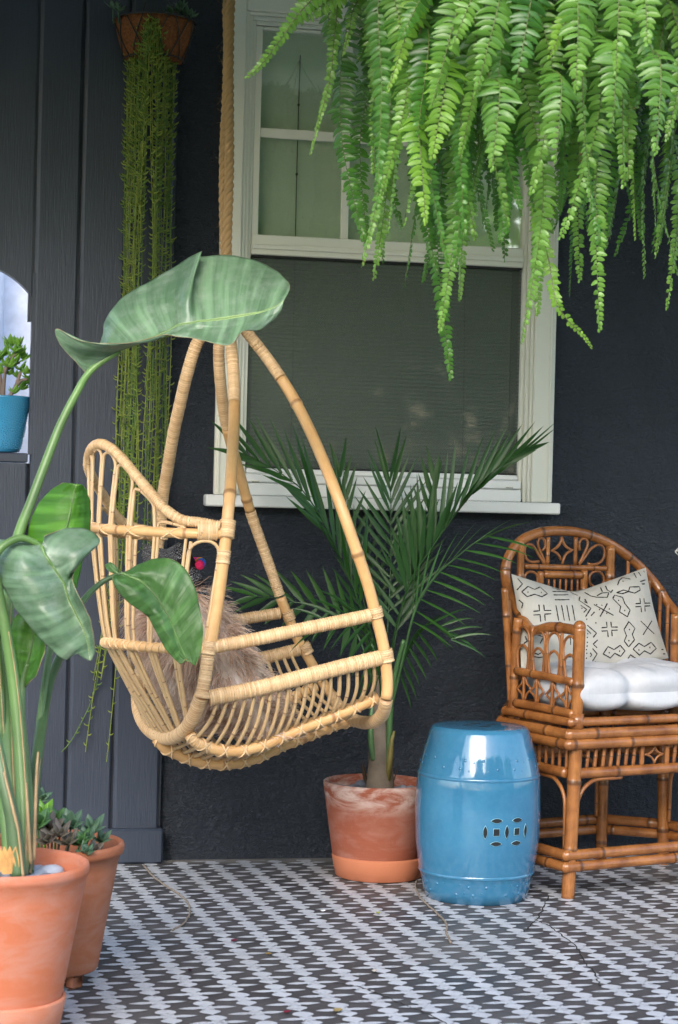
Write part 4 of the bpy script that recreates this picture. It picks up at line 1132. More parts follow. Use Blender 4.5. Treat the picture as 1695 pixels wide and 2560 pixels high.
# lower apron rail, small turned spindles and one diamond in the middle of the front
def diamond(f, cu, cz, wu, hz, r=.0032):
    for su_ in (1, -1):
        for sz in (1, -1):
            pts = []
            for i in range(9):
                t = math.pi/2*i/8; pts.append(f(cu+su_*wu*(1-math.sin(t)), cz+sz*hz*(1-math.cos(t))))
            cane('curl', pts, r, 'bamboo2', bcg, 6, 9)
def span_f(a_, b_, grow=.0):
    pa, pb = Vector(plan[a_]), Vector(plan[b_]); L_ = (pb-pa).length; d = (pb-pa)/L_
    return (lambda u, z: BL(pa.x+d.x*u, pa.y+d.y*u, z)), L_
for a_, b_, n_ in (('FL', 'FR', 0), ('FL', 'SL', 9), ('RL', 'RR', 9), ('SL', 'RL', 4), ('SR', 'RR', 4), ('FR', 'SR', 9)):
    f, L_ = span_f(a_, b_)
    bam('apron_rail', [f(.020, Za), f(L_*.5, Za), f(L_-.020, Za)], .0150, .24)
    if a_+b_ == 'FLFR':
        us = [.055, .082, .110, .137, .163, .190, .217]; us = us+[L_-u for u in us]
        for u in us: cane('apron_spindle', [f(u-.003, Za+.012), f(u, (Za+Zs2)/2), f(u+.002, Zs2-.012)], .0055, 'bamboo2', bcg, 8, .034, int(u*999))
        for u in (.245, L_-.245): cane('apron_spindle', [f(u, Za+.012), f(u, Zs2-.012)], .0075, 'bamboo2', bcg, 8, .2)
        diamond(f, L_/2, (Za+Zs2)/2, .034, (Zs2-Za)/2-.014)
    else:
        for i in range(n_): u = L_*(i+.7)/(n_+.4); cane('apron_spindle', [f(u, Za+.012), f(u, Zs2-.012)], .0052, 'bamboo2', bcg, 8, .2, i)
    # bent brackets under the apron
    if a_+b_ in ('FLFR', 'FLSL', 'FRSR', 'RLRR'):
        for s0, sg in ((0, 1), (L_, -1)):
            rr_ = min(.075, L_*.3); zA = Za-.019; pts = [f(s0+sg*.021, Zt1+.012), f(s0+sg*.022, zA-.16), f(s0+sg*.024, zA-rr_)]
            pts += [f(s0+sg*(.024+rr_*(1-math.cos(t))), zA-rr_+rr_*math.sin(t)) for t in (.35, .75, 1.15, 1.5)]+[f(s0+sg*(.03+rr_+.07), zA+.001)]
            cane('bracket', cr(pts, 4), .0058, 'bamboo2', bcg, 8, .2, int(L_*100))
# back: big hoop running down into the arms
EB = .435
hoop_px = [(1330, 1575), (1300, 1535), (1276, 1490), (1265, 1450), (1266, 1410), (1283, 1372), (1312, 1346), (1352, 1331), (1400, 1327), (1450, 1332), (1505, 1350), (1552, 1377), (1598, 1415), (1640, 1462), (1680, 1520)]
# the hoop bends forward from the back plane along each arm
hp = []
e2s = [.235, .315, .385, .425, .437, .440, .440, .440, .440, .440, .440, .437, .425, .40, .35]
for (x, y), e2 in zip(hoop_px, e2s): hp.append(BF(x, y, e2))
armL = [BF(1448, 1578, .0), BF(1418, 1572, .06), BF(1375, 1568, .13)]
lastz = hp[-1].z
e1_end = (hp[-1]-BO).dot(E1)
hp2 = armL+hp+[BL(max(e1_end+.02, .60), .26, lastz-.06), BL(.61, .15, armL[0].z+.01), BL(.60, .05, armL[0].z), BL(.59, .0, armL[0].z)]
bam('back_hoop', cr(hp2, 7), .0150, .19, n=14)
za_ = armL[0].z
for e1, k_ in ((0, 1), (WB, -1)):
    t0 = BL(e1+dx*k_*1.0, 0, Zs1); tp = BL(e1+dx*k_*1.15, 0, za_+.012)
    bam('arm_post', [t0, t0.lerp(tp, .5), tp], .0168, .14, n=14, seed=int(e1*10)); b = MB(); b.ball(tp, .0178, 12, 8); b.build('post_cap', M['bamboo'], bcg)
    b = MB(); b.tube([t0+Vector((0, 0, .012)), t0+Vector((0, 0, .055))], .0205, 12); b.build('post_collar', M['bamboo'], bcg)
# rear posts from the seat up to the hoop
L_h = cr(hp2, 7)
def hoopz(e1, side=None):
    best = None
    for p in L_h:
        q_ = p-BO
        if q_.dot(E2) > .2:
            d = abs(q_.dot(E1)-e1)
            if best is None or d < best[0]-1e-4 or (abs(d-best[0]) < .004 and p.z > best[1].z): best = (d, p)
    return best[1]
def post_px(x0, y0, x1, y1, r, e2=EB, nm='back_post', mat='bamboo', nodes=.12):
    return bam(nm, [BF(x0, y0, e2), BF((x0+x1)/2, (y0+y1)/2, e2), BF(x1, y1, e2)], r, nodes, mat)
post_px(1303, 1350, 1296, 1700, .0115); post_px(1527, 1366, 1516, 1740, .0145)
post_px(1371, 1343, 1369, 1412, .0065, nm='fret_post'); post_px(1440, 1343, 1438, 1412, .0065, nm='fret_post')
post_px(1312, 1416, 1518, 1421, .0085, nm='fret_rail')
post_px(1352, 1428, 1348, 1700, .0105); post_px(1461, 1426, 1456, 1700, .0115)
post_px(1360, 1436, 1455, 1438, .0120, nm='fret_rail')
for i in range(6):
    x = 1372+i*14.5; post_px(x, 1448, x-4, 1690, .0036, nm='back_spindle', mat='bamboo2', nodes=.2)
def BFf(u, v): return BF(u, v, EB)
def curl_px(l, r=.0042, n=6, e2=EB): cane('curl', cr([BF(x, y, e2) for x, y in l], n), r, 'bamboo2', bcg, 7, .3, int(l[0][0]))
curl_px([(1404, 1342), (1401, 1358), (1390, 1371), (1378, 1376), (1390, 1381), (1400, 1392), (1405, 1410)])
curl_px([(1405, 1342), (1409, 1358), (1420, 1371), (1433, 1376), (1420, 1381), (1411, 1392), (1406, 1410)])
curl_px([(1364, 1410), (1354, 1385), (1345, 1362), (1347, 1348), (1357, 1345), (1364, 1356), (1362, 1372), (1356, 1376)])
curl_px([(1362, 1411), (1350, 1392), (1336, 1368), (1324, 1360), (1313, 1366), (1312, 1385), (1318, 1400), (1332, 1405), (1348, 1403)])
curl_px([(1448, 1410), (1460, 1385), (1470, 1362), (1466, 1348), (1455, 1347), (1448, 1358), (1450, 1376)])
curl_px([(1448, 1411), (1462, 1394), (1480, 1370), (1500, 1362), (1511, 1374), (1510, 1394), (1498, 1408), (1478, 1411), (1462, 1406)])
curl_px([(1487, 1468), (1475, 1458), (1474, 1440), (1485, 1429), (1500, 1430), (1510, 1444), (1508, 1462), (1497, 1478), (1484, 1500)])
curl_px([(1332, 1470), (1344, 1455), (1342, 1436), (1328, 1429), (1314, 1436), (1312, 1455), (1322, 1475)])
# spindles down the right of the hoop
for i, (x, y) in enumerate([(1571, 1396), (1598, 1422), (1624, 1448), (1651, 1480), (1670, 1510)]):
    e2 = [.43, .41, .39, .36, .33][i]
    bam('back_spindle', [BF(x, y, e2), BF(x-3, y+110, e2), BF(x-7, 1790, e2)], .0058, .10, 'bamboo2', 8, i)
post_px(1262, 1470, 1281, 1800, .0105, .30)
bam('back_post', [BF(1268, 1500, .34), BF(1276, 1600, .32), BF(1284, 1800, .30)], .0125, .13, seed=3)
bam('arm_post', [BF(1690, 1535, .22), BF(1688, 1640, .22), BF(1686, 1790, .22)], .0145, .13, seed=4)
# left arm panel
def BSf(x, y): return BS(x, y, .004)
def sp_px(l, r, nm='arm_spindle', mat='bamboo2', nodes=.1, n=8): return cane(nm, cr([BSf(x, y) for x, y in l], 5), r, mat, bcg, n, nodes, int(l[0][0]))
sp_px([(1292, 1677), (1360, 1690), (1436, 1706)], .0120, 'arm_rail', 'bamboo', .2, 12)
sp_px([(1290, 1757), (1360, 1770), (1436, 1786)], .0130, 'arm_rail', 'bamboo', .2, 12)
sp_px([(1296, 1545), (1288, 1640), (1284, 1800)], .0130, 'arm_post', 'bamboo', .12, 12)
tp_ = [(1306, 1566), (1345, 1574), (1384, 1581), (1424, 1590)]
bases = [(1303, 1674), (1332, 1679), (1368, 1687), (1402, 1694), (1430, 1700)]
for i, (x, y) in enumerate(tp_):
    w = 17; yb = 1678+i*7
    # tall arch then a smaller arch inside it, like gothic tracery
    sp_px([(x-w+6, yb), (x-w+2, yb-60), (x-w+2, y+26), (x-w+8, y+8), (x+3, y), (x+14, y+10), (x+18, y+30), (x+18, yb-50), (x+13, yb+3)], .0042, 'arm_arch')
    sp_px([(x-w+8, yb), (x-w+5, yb-40), (x-w+7, y+56), (x+2, y+46), (x+13, y+58), (x+16, yb-40), (x+12, yb+3)], .0040, 'arm_arch')
for x in (1330, 1367, 1404): sp_px([(x+2, 1560+(x-1300)*.22), (x, 1630+(x-1300)*.2), (x-1, 1682+(x-1300)*.2)], .0050, 'arm_spindle')
for i, x in enumerate((1313, 1345, 1384, 1420)):
    yt, yb = 1686+(x-1300)*.2, 1752+(x-1300)*.2; ym = (yt+yb)/2
    sp_px([(x-2, yt), (x-4, yb)], .0048)
    sp_px([(x-4, yt), (x-8, ym-12), (x-19, ym), (x-8, ym+12), (x-4, yb)], .0034, 'curl')
    sp_px([(x, yt), (x+5, ym-12), (x+15, ym+2), (x+5, ym+12), (x-2, yb)], .0034, 'curl')

# seat cushion: white, tufted
mcu = N('white_cotton_cushion'); cw = mcu.noise(mcu.coord(), 16, 4); w2 = mcu.noise(mcu.coord(scale=(1, 1, .2)), 14, 4, .6, 1.0)
mcu.set(mcu.ramp(cw, [(.3, (.42, .44, .48)), (.7, (.50, .51, .54))]), .85, .2); mcu.bump(mcu.math('ADD', mcu.math('MULTIPLY', mcu.noise(mcu.coord(), 480, 2), .12), w2), .35, .010)
Zc0 = Zs0+.012; Ht = BF(1500, 1676, 0).z-Zc0
b = MB(); nx, ny = 150, 64
tuft = [(.16, .13), (.42, .13), (.16, .32), (.42, .32), (.29, .225)]
def cush(u, v, sgn):
    e1 = .008+.564*u; e2 = -.018+.44*v
    a = 1-abs(2*u-1)**5; c = 1-abs(2*v-1)**5
    h = (max(a, 0)*max(c, 0))**.30
    d = min(math.hypot(e1-x, (e2-y)*1.15) for x, y in tuft)
    dip = math.exp(-(d/.036)**2)*.45+math.exp(-(abs(e1-.29)/.022)**2)*.06
    rad = .02*math.sin(math.atan2(e2-.225, e1-.29)*9)*(1-math.exp(-(d/.05)**2))
    pl = 1-dip+rad*1.2+.05*noise.noise(Vector((e1*14, e2*14, 3)))+.25*math.exp(-(abs(d-.12)/.06)**2)*.4
    fr_ = math.exp(-v*5); cin = math.exp(-((e1-.185)/.020)**2)+math.exp(-((e1-.395)/.020)**2); wr = sum(math.exp(-((e1-.185-k_*.013-v*.05*k_)/.0028)**2)+math.exp(-((e1-.395-k_*.013-v*.05*k_)/.0028)**2) for k_ in (-3, -2, -1, 0, 1, 2, 3))
    h *= 1-fr_*.22*cin-fr_*.055*wr
    puf = 1+.10*math.cos((e1-.08)*2*math.pi/.21)*fr_
    e2 -= .016*puf*h*(1-v)*fr_-.010*fr_*cin
    z = Zc0+Ht*.5+sgn*Ht*.5*h*puf*(pl if sgn > 0 else .9)
    e2 -= .012*h*(1-v)*math.cos((e1-.29)*11)
    fz = .29-max(0, e2-.20)*.62
    e1o = .29+(e1-.29)*fz/.29*.985
    if sgn > 0: z += .032*h*math.exp(-((v-.80)/.16)**2)
    return BL(e1o, e2, z)
for sgn in (1, -1):
    rows = [[cush((1-math.cos(math.pi*i/nx))/2, (1-math.cos(math.pi*j/ny))/2, sgn) for i in range(nx+1)] for j in range(ny+1)]
    if sgn < 0: rows = [r[::-1] for r in rows]
    b.grid(rows)
sc2 = tag(b.build('seat_cushion', mcu.m), 'plump white tufted cotton cushion on the seat of the bamboo armchair', 'cushion')
b = MB()
for x, y in tuft[:4]:
    p = cush((x-.008)/.564, (y+.018)/.44, 1); bb = MB(); bb.ball(p+Vector((0, 0, .001)), (.009, .009, .004), 10, 6); bb.build('tuft_button', mcu.m, sc2)
# mudcloth pillow
mp = N('cream_mudcloth'); pn = mp.noise(mp.coord(), 8, 4); fib = mp.noise(mp.coord(scale=(1, 1, 1)), 330, 3, .7)
mp.set(mp.mix(mp.math('MULTIPLY', fib, .25), mp.ramp(pn, [(.3, (.39, .38, .34)), (.7, (.47, .46, .42))]), (.33, .31, .27)), .9, .15); mp.bump(fib, .5, .002)
# outline in the picture, corners clockwise from top left
PTL, PTR, PBR, PBL = (1279, 1431), (1615, 1424), (1672, 1645), (1303, 1676)
def pil_px(s, t):     # s,t in 0..1, t from top
    top = Vector((lerp(PTL[0], PTR[0], s), lerp(PTL[1], PTR[1], s)+58*(1-math.sqrt((2*s-.92)**2+.02))))
    bot = Vector((lerp(PBL[0], PBR[0], s), lerp(PBL[1], PBR[1], s)+ (10+8*s)*math.sin(math.pi*s)))
    x = lerp(top.x, bot.x, t); y = lerp(top.y, bot.y, t)
    x += (6*(1-2*s))*math.sin(math.pi*t)
    return x, y
def pil(s, t, side):
    x, y = pil_px(s, t); e2c = lerp(.355, .255, t)
    a = 1-abs(2*s-1)**2.6; c = 1-abs(2*t-1)**2.6
    h = (max(a, 0)*max(c, 0))**.5*(.062+.008*noise.noise(Vector((s*4, t*4, 0))))
    crease = .016*math.exp(-((s-.50)/.10)**2)*math.exp(-(t/.28)**2)
    return BF(x, y, e2c-side*h+ (crease if side > 0 else 0))
b = MB(); n_ = 36
for side in (1, -1):
    rows = [[pil(i/n_, j/n_, side) for i in range(n_+1)] for j in range(n_+1)]
    if side > 0: rows = rows[::-1]
    b.grid(rows)
pw = tag(b.build('mudcloth_pillow', mp.m), 'cream lumbar pillow with hand drawn black geometric marks on the bamboo armchair', 'pillow')
M['ink'] = m_plain('black_textile_ink', (.018, .018, .020), .9)
def inv(px, py):
    s, t = .5, .5
    for _ in range(14):
        x, y = pil_px(s, t); e = 1e-3; xs, ys = pil_px(s+e, t); xt, yt = pil_px(s, t+e)
        a, b_, c, d = (xs-x)/e, (xt-x)/e, (ys-y)/e, (yt-y)/e; det = a*d-b_*c
        s += (d*(px-x)-b_*(py-y))/det; t += (-c*(px-x)+a*(py-y))/det
        s = min(1.2, max(-.2, s)); t = min(1.2, max(-.2, t))
    return s, t
ib = MB(); rnd = random.Random(17)
def zpx(x, y): return 1220+x/3.301, 1300+y/3.302     # marks were measured on an enlargement
def stroke(pts, w=1.6):
    q_ = [inv(*zpx(*p)) for p in pts]; out = []
    for (a, b_), (c, d) in zip(q_, q_[1:]):
        m_ = max(2, int(math.hypot(c-a, d-b_)*60))
        for i in range(m_): out.append((lerp(a, c, i/m_), lerp(b_, d, i/m_)))
    out.append(q_[-1]); L3 = []
    for s, t in out:
        if not (.012 < s < .988 and .012 < t < .988): continue
        e = .004; p = pil(s, t, 1); nrm = (pil(s+e, t, 1)-p).cross(pil(s, t+e, 1)-p).normalized()
        if nrm.dot(CAM-p) < 0: nrm = -nrm
        L3.append((p+nrm*.0012, nrm))
    if len(L3) < 2: return
    base = len(ib.v)
    for i, (p, nrm) in enumerate(L3):
        d = (L3[min(i+1, len(L3)-1)][0]-L3[max(i-1, 0)][0]); sd = d.cross(nrm).normalized()*(w*.00115*rnd.uniform(.75, 1.2))
        ib.vert(p+sd); ib.vert(p-sd)
    for i in range(len(L3)-1): ib.f.append((base+2*i, base+2*i+1, base+2*i+3, base+2*i+2))
def dot(x, y): stroke([(x-4, y-2), (x+4, y+3)], 2.0)
def hour(pts): stroke(pts+[pts[0]])
hour([(280, 595), (330, 550), (385, 575), (430, 555), (490, 610), (445, 635), (385, 615), (325, 635)]); dot(330, 596); dot(440, 600)
hour([(1030, 650), (1045, 622), (1110, 640), (1128, 690), (1172, 745), (1150, 800), (1085, 760), (1095, 715)]); dot(1078, 665); dot(1128, 748)
hour([(1122, 905), (1162, 840), (1212, 895), (1190, 945), (1208, 990), (1160, 1048), (1124, 1000), (1142, 955)]); dot(1166, 905); dot(1162, 996)
hour([(950, 1105), (990, 1045), (1040, 1070), (1090, 1035), (1130, 1080), (1095, 1125), (1045, 1100), (1010, 1138)]); dot(1000, 1095); dot(1085, 1082)
hour([(1196, 1065), (1245, 1018), (1290, 1045), (1345, 1010), (1388, 1060), (1340, 1105), (1290, 1080), (1250, 1115)]); dot(1245, 1072); dot(1335, 1052)
hour([(1140, 1165), (1175, 1112), (1232, 1150), (1220, 1185), (1185, 1200), (1145, 1190)]); dot(1186, 1172)
hour([(325, 1120), (365, 1090), (415, 1110), (450, 1090), (460, 1130), (420, 1135), (385, 1128), (350, 1140)])
for cx_, cy_ in ((450, 770), (1005, 905), (1278, 705)):
    k_ = .82 if cx_ > 1100 else (.9 if cx_ > 900 else 1)
    for pts in ([(-30, -70), (-25, -20), (-75, -15)], [(10, -70), (15, -22), (72, -22)], [(-75, 15), (-20, 12), (-15, 70)], [(72, 5), (18, 8), (22, 62)]): stroke([(cx_+x*k_, cy_+y*k_) for x, y in pts])
for x in (565, 612, 655, 700): stroke([(x-5, 705), (x+18, 832)])
for x, y in ((590, 592), (600, 620), (610, 660)): stroke([(x-58, y), (x+62, y-2)])
for pts in ([(760, 635), (752, 665), (850, 730), (805, 800)], [(800, 655), (820, 690), (795, 675)], [(765, 705), (815, 740), (790, 765)], [(850, 792), (880, 760)], [(862, 1060), (900, 1105), (845, 1190), (870, 1228)],
            [(885, 1165), (885, 1200), (905, 1210)], [(845, 1095), (855, 1115), (842, 1130)], [(905, 990), (868, 1025), (900, 1055)], [(820, 870), (895, 935), (868, 970)], [(815, 905), (850, 940)],
            [(875, 700), (1035, 788)], [(985, 690), (925, 798)], [(1260, 835), (1370, 940)], [(1352, 832), (1278, 950)], [(345, 500), (390, 465)], [(410, 480), (452, 525)], [(520, 530), (560, 560)],
            [(205, 455), (215, 490)], [(270, 450), (245, 485), (285, 530), (240, 580)], [(240, 645), (290, 690), (280, 730)], [(1070, 540), (1085, 500), (1110, 478)], [(1110, 478), (1175, 490)],
            [(800, 600), (850, 630), (900, 640), (985, 640), (998, 600), (940, 605), (900, 628)], [(1060, 602), (1120, 580), (1160, 590), (1170, 555), (1250, 552), (1255, 580), (1210, 605), (1160, 592), (1110, 610), (1062, 602)],
            [(1205, 440), (1225, 480)], [(1235, 420), (1262, 465)], [(1275, 410), (1300, 445)], [(1255, 510), (1320, 488)], [(1270, 530), (1340, 522)], [(1330, 600), (1355, 602)], [(1340, 650), (1365, 745)],
            [(1420, 985), (1450, 988)], [(1425, 1025), (1458, 1025)], [(1430, 1070), (1465, 1068)], [(1445, 1105), (1480, 1105)], [(680, 960), (682, 1030)], [(655, 1175), (690, 1175)], [(640, 1128), (685, 1130)],
            [(600, 950), (598, 1010)], [(930, 560), (945, 595)], [(970, 545), (985, 580), (1020, 600)], [(1030, 578), (1012, 605)], [(660, 585), (740, 625)], [(525, 560), (600, 580)], [(395, 945), (460, 965), (430, 1020)],
            [(310, 960), (325, 1000), (300, 1020)], [(960, 1222), (1000, 1222)], [(1030, 1222), (1100, 1218)]): stroke(pts)
for x, y in ((775, 730), (898, 700), (940, 705), (1000, 735), (980, 770), (920, 740), (823, 940), (820, 970), (820, 1010), (818, 1040), (812, 1070), (815, 1100), (812, 1140), (815, 820), (890, 850), (400, 498), (1115, 507)): dot(x, y)
o = ib.build('printed_marks', M['ink'], pw, smooth=False); o['kind'] = 'stuff'
# ================================================================ PALM
M['palm'] = m_leaf('dark_palm_leaflet', (.008, .044, .006), (.018, .078, .011), back=(.022, .080, .016), rough=.38, tw=.28, tcol=(.06, .20, .02), spec=.5)
M['palm_l'] = m_leaf('fresh_palm_leaflet', (.020, .085, .013), (.040, .130, .022), back=(.035, .11, .03), rough=.4, tw=.32, tcol=(.12, .30, .04))
M['stalk'] = m_plain('green_palm_stalk', (.045, .11, .035), .4, var=.35, sc=9)
M['trunkp'] = m_plain('grey_brown_palm_sheath', (.12, .095, .072), .75, var=.45, sc=14, bump=.3)
pm = empty('potted_palm', (PP.x, PP.y, .24), 'dark green feather palm rising from the clay pot in front of the window', 'palm')
def blade(b, p, d, nrm, L_, w, droop=.25, t=1.0, seg=7, fold=.35):
    """narrow folded leaflet: p base, d direction, nrm face normal"""
    d = d.normalized(); sd = d.cross(nrm).normalized(); rows = []; cur = p.copy(); dd = d.copy()
    for i in range(seg+1):
        s = i/seg; ww = w*(.35+1.0*s*2.2 if s < .25 else 1.0*(1-((s-.25)/.75)**1.7)+.02)
        ww = min(ww, w)*.5
        up_ = sd.cross(dd).normalized()
        rows.append([cur-sd*ww+up_*ww*fold, cur.copy(), cur+sd*ww+up_*ww*fold])
        cur = cur+dd*(L_/seg); dd = (dd+Vector((0, 0, -1))*droop/seg*(.4+s)).normalized()
    b.grid(rows, None, t)
def frond_palm(pts, spec, mat='palm', name='frond', rnd=random.Random(1), wid=.013, rr=.0035):
    """pts: rachis world points; spec: function(t)->(dirA,lenA,dirB,lenB) and n"""
    C_ = cr(pts, 10); L = arclen(C_); b = MB()
    nL = [rr*(1-.75*i/(len(C_)-1)) for i in range(len(C_))]; b.tube(C_, nL, 6)
    o = b.build(name, M['stalk'] if mat != 'palm' else M[mat], pm)
    t0, n_, fn, droop = spec
    lb = MB()
    for i in range(n_):
        t = lerp(t0, .995, i/(n_-1)); p = at_len(C_, L, L[-1]*t); tan = (at_len(C_, L, L[-1]*min(1, t+.02))-at_len(C_, L, L[-1]*max(0, t-.02))).normalized()
        for k_ in (0, 1):
            d, l_ = fn(t, k_, tan)
            if l_ <= 0: continue
            d = d+Vector((rnd.gauss(0, .035), rnd.gauss(0, .05), rnd.gauss(0, .035)))
            nrm = d.cross(tan)
            if nrm.length < .02: nrm = fw
            nrm = (nrm.normalized()+fw*rnd.uniform(-.3, .3)).normalized()
            blade(lb, p+Vector((0, 0, rnd.uniform(-.002, .002))), d, nrm, l_*rnd.uniform(.88, 1.08), wid*rnd.uniform(.85, 1.15), droop)
    lb.build('leaflets', M[mat], o)
    return o
def img(dx, dy, dz=0): return RGT*dx+UP*(-dy)+FWD*dz      # direction given as seen in the photo (right, down, away)
def blend(a, b, t): return a*(1-t)+b*t
crn = [(950, 1960), (946, 1800)]
def stalk(px):
    return [P(*q) for q in px]
# F1: big left frond, leaflets standing up
f1 = stalk([(952, 1860, 5.78), (925, 1640, 5.74), (895, 1500, 5.72), (857, 1410, 5.72), (806, 1300, 5.71), (758, 1228, 5.70), (712, 1190, 5.70), (662, 1160, 5.69), (615, 1136, 5.68)])
def fn1(t, k, tan):
    u = max(0, (t-.40)/.60)
    if k == 0: return blend(img(.06, -1, .05), img(-.78, -.72, 0), u**1.5), .295-.15*u*u
    return blend(img(.30, -1, -.25), img(-1, -.16, -.15), u**.6), .20-.09*u
frond_palm(f1, (.42, 16, fn1, .06), rnd=random.Random(1), wid=.0165)
# F2: centre frond seen face on
f2 = stalk([(955, 1860, 5.79), (965, 1650, 5.80), (975, 1480, 5.82), (978, 1380, 5.84), (978, 1310, 5.86), (978, 1270, 5.87), (977, 1235, 5.875), (974, 1200, 5.87)])
def fn2(t, k, tan):
    s = 1 if k else -1; u = max(0, (t-.5)/.5); return blend(img(s*.80, -.72, 0), img(s*.20, -1, 0), u**1.6), .225-.06*u
frond_palm(f2, (.50, 13, fn2, .06), rnd=random.Random(2), wid=.0150)
# F3: right frond reaching over the window casing
f3 = stalk([(958, 1860, 5.78), (975, 1650, 5.77), (1020, 1470, 5.74), (1080, 1370, 5.72), (1122, 1309, 5.71), (1158, 1262, 5.70), (1205, 1208, 5.69), (1262, 1160, 5.68), (1310, 1128, 5.67)])
def fn3(t, k, tan):
    u = max(0, (t-.46)/.54)
    if k == 0: return blend(img(-.10, -1, .06), img(.86, -.66, 0), u**1.5), .262-.13*u*u
    return blend(img(-.28, -1, -.28), img(1, -.36, -.1), u**.8), .19-.10*u
frond_palm(f3, (.46, 18, fn3, .05), rnd=random.Random(3), wid=.0165)
# F4: right lower frond with long thin arching leaflets
f4 = stalk([(962, 1840, 5.74), (1000, 1680, 5.64), (1040, 1520, 5.55), (1090, 1440, 5.50), (1140, 1395, 5.45), (1180, 1362, 5.42), (1215, 1338, 5.40)])
def fn4(t, k, tan):
    u = max(0, (t-.55)/.45)
    if k == 0: return blend(img(.05, -1, -.1), img(1.0, -.45, 0), u), .17-.02*u
    return blend(img(.75, .35, -.3), img(1, .10, 0), u), .16
frond_palm(f4, (.52, 11, fn4, .5), 'palm_l', rnd=random.Random(4), wid=.0085, rr=.0048)
# F5: left lower frond sweeping behind the rattan seat
f5 = stalk([(950, 1860, 5.80), (930, 1700, 5.82), (890, 1580, 5.84), (830, 1530, 5.85), (760, 1510, 5.86), (700, 1497, 5.86), (640, 1490, 5.85)])
def fn5(t, k, tan):
    u = max(0, (t-.45)/.55)
    if k == 0: return blend(img(-.05, -1, 0), img(-1, -.35, 0), u**1.1), .165-.03*u
    return blend(img(-.1, 1, .05), img(-1, .35, 0), u), .11
frond_palm(f5, (.50, 10, fn5, .25), 'palm_l', rnd=random.Random(5), wid=.0170)
# F6-F9: dark inner fronds that fill the middle
f6 = stalk([(955, 1840, 5.80), (940, 1650, 5.84), (905, 1480, 5.88), (880, 1360, 5.90), (862, 1270, 5.91), (850, 1190, 5.91)])
def fn6(t, k, tan): s = 1 if k else -1; u = max(0, (t-.4)/.6); return blend(img(s*.62, -.8, 0), img(s*.2, -1, 0), u), .17-.05*u
frond_palm(f6, (.42, 12, fn6, .12), rnd=random.Random(6), wid=.015)
f7 = stalk([(962, 1840, 5.78), (985, 1620, 5.80), (1020, 1470, 5.82), (1050, 1360, 5.84), (1075, 1270, 5.85), (1090, 1215, 5.85)])
frond_palm(f7, (.42, 13, fn6, .10), rnd=random.Random(7), wid=.016)
f8 = stalk([(956, 1820, 5.77), (950, 1700, 5.66), (935, 1600, 5.60), (905, 1540, 5.56), (860, 1535, 5.52), (820, 1560, 5.50)])
def fn8(t, k, tan): s = 1 if k else -1; u = max(0, (t-.35)/.65); return blend(img(-.3, s*.9, -.1), img(-1, s*.5, 0), u), .13
frond_palm(f8, (.38, 12, fn8, .75), rnd=random.Random(8), wid=.011)
f9 = stalk([(960, 1820, 5.77), (1000, 1680, 5.70), (1035, 1590, 5.66), (1075, 1560, 5.63), (1110, 1570, 5.60), (1130, 1600, 5.58)])
frond_palm(f9, (.40, 11, lambda t, k, tan: (blend(img(.3, (1 if k else -1)*.9, -.1), img(1, (1 if k else -1)*.3, 0), max(0, (t-.4)/.6)), .11), .8), rnd=random.Random(9), wid=.009)
# stem, sheaths and a cut stub
b = MB(); b.tube(cr(stalk([(950, 1985, 5.72), (951, 1930, 5.72), (950, 1870, 5.72), (948, 1790, 5.725), (953, 1690, 5.74)]), 5), [.043-.00115*i for i in range(21)], 16)
b.v = [tuple(Vector(v)+Vector((.0022*noise.noise(Vector((v[0]*90, v[1]*90, v[2]*9))), 0, 0))) for v in b.v]; b.build('stem', M['trunkp'], pm)
for px, r in (([(962, 1940, 5.70), (972, 1880, 5.70), (975, 1800, 5.70), (985, 1700, 5.69), (1010, 1600, 5.66)], .010), ([(936, 1900, 5.70), (928, 1850, 5.70), (929, 1790, 5.71), (936, 1700, 5.74), (930, 1600, 5.78)], .009)):
    b = MB(); pts = cr(stalk(px), 6); b.tube(pts, [r*(1.2-.6*i/(len(pts)-1)) for i in range(len(pts))], 9); b.build('leaf_stalk', M['stalk'], pm)
b = MB(); b.tube(stalk([(968, 1950, 5.70), (976, 1890, 5.69), (980, 1850, 5.69), (986, 1828, 5.69)]), [.012, .009, .006, .0035], 8); b.build('cut_stub', m_plain('dry_olive_stub', (.14, .12, .03), .7), pm)
b = MB(); rnd = random.Random(6)
for i in range(16):
    a = rnd.uniform(0, 6.28); p = P(948, 1962, 5.745)+Vector((math.cos(a)*.038, math.sin(a)*.038, 0)); blade(b, p, Vector((math.cos(a)*.3, math.sin(a)*.3, 1)), Vector((math.cos(a), math.sin(a), 0)), rnd.uniform(.03, .085), .012, -.1)
b.build('dry_sheath', m_plain('brown_dry_sheath', (.07, .045, .025), .9), pm)

# ================================================================ BOSTON FERN
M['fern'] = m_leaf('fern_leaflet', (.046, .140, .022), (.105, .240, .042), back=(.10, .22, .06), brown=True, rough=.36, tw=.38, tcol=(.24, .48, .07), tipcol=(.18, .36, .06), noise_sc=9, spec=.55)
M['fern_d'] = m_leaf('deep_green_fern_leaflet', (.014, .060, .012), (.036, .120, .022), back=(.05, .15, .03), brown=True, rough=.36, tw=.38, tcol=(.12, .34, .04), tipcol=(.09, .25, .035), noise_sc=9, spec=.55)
M['fern_y'] = m_leaf('yellow_green_fern_leaflet', (.11, .26, .030), (.18, .35, .045), back=(.18, .36, .07), rough=.4, tw=.5, tcol=(.40, .70, .08), tipcol=(.26, .46, .07), noise_sc=9)
M['fstem'] = m_plain('brownish_green_frond_stem', (.10, .13, .035), .5)
fc = P(1400, -260, 4.52)
fern = empty('hanging_fern', fc, 'huge bright green hanging fern cascading over the top right of the window', 'fern')
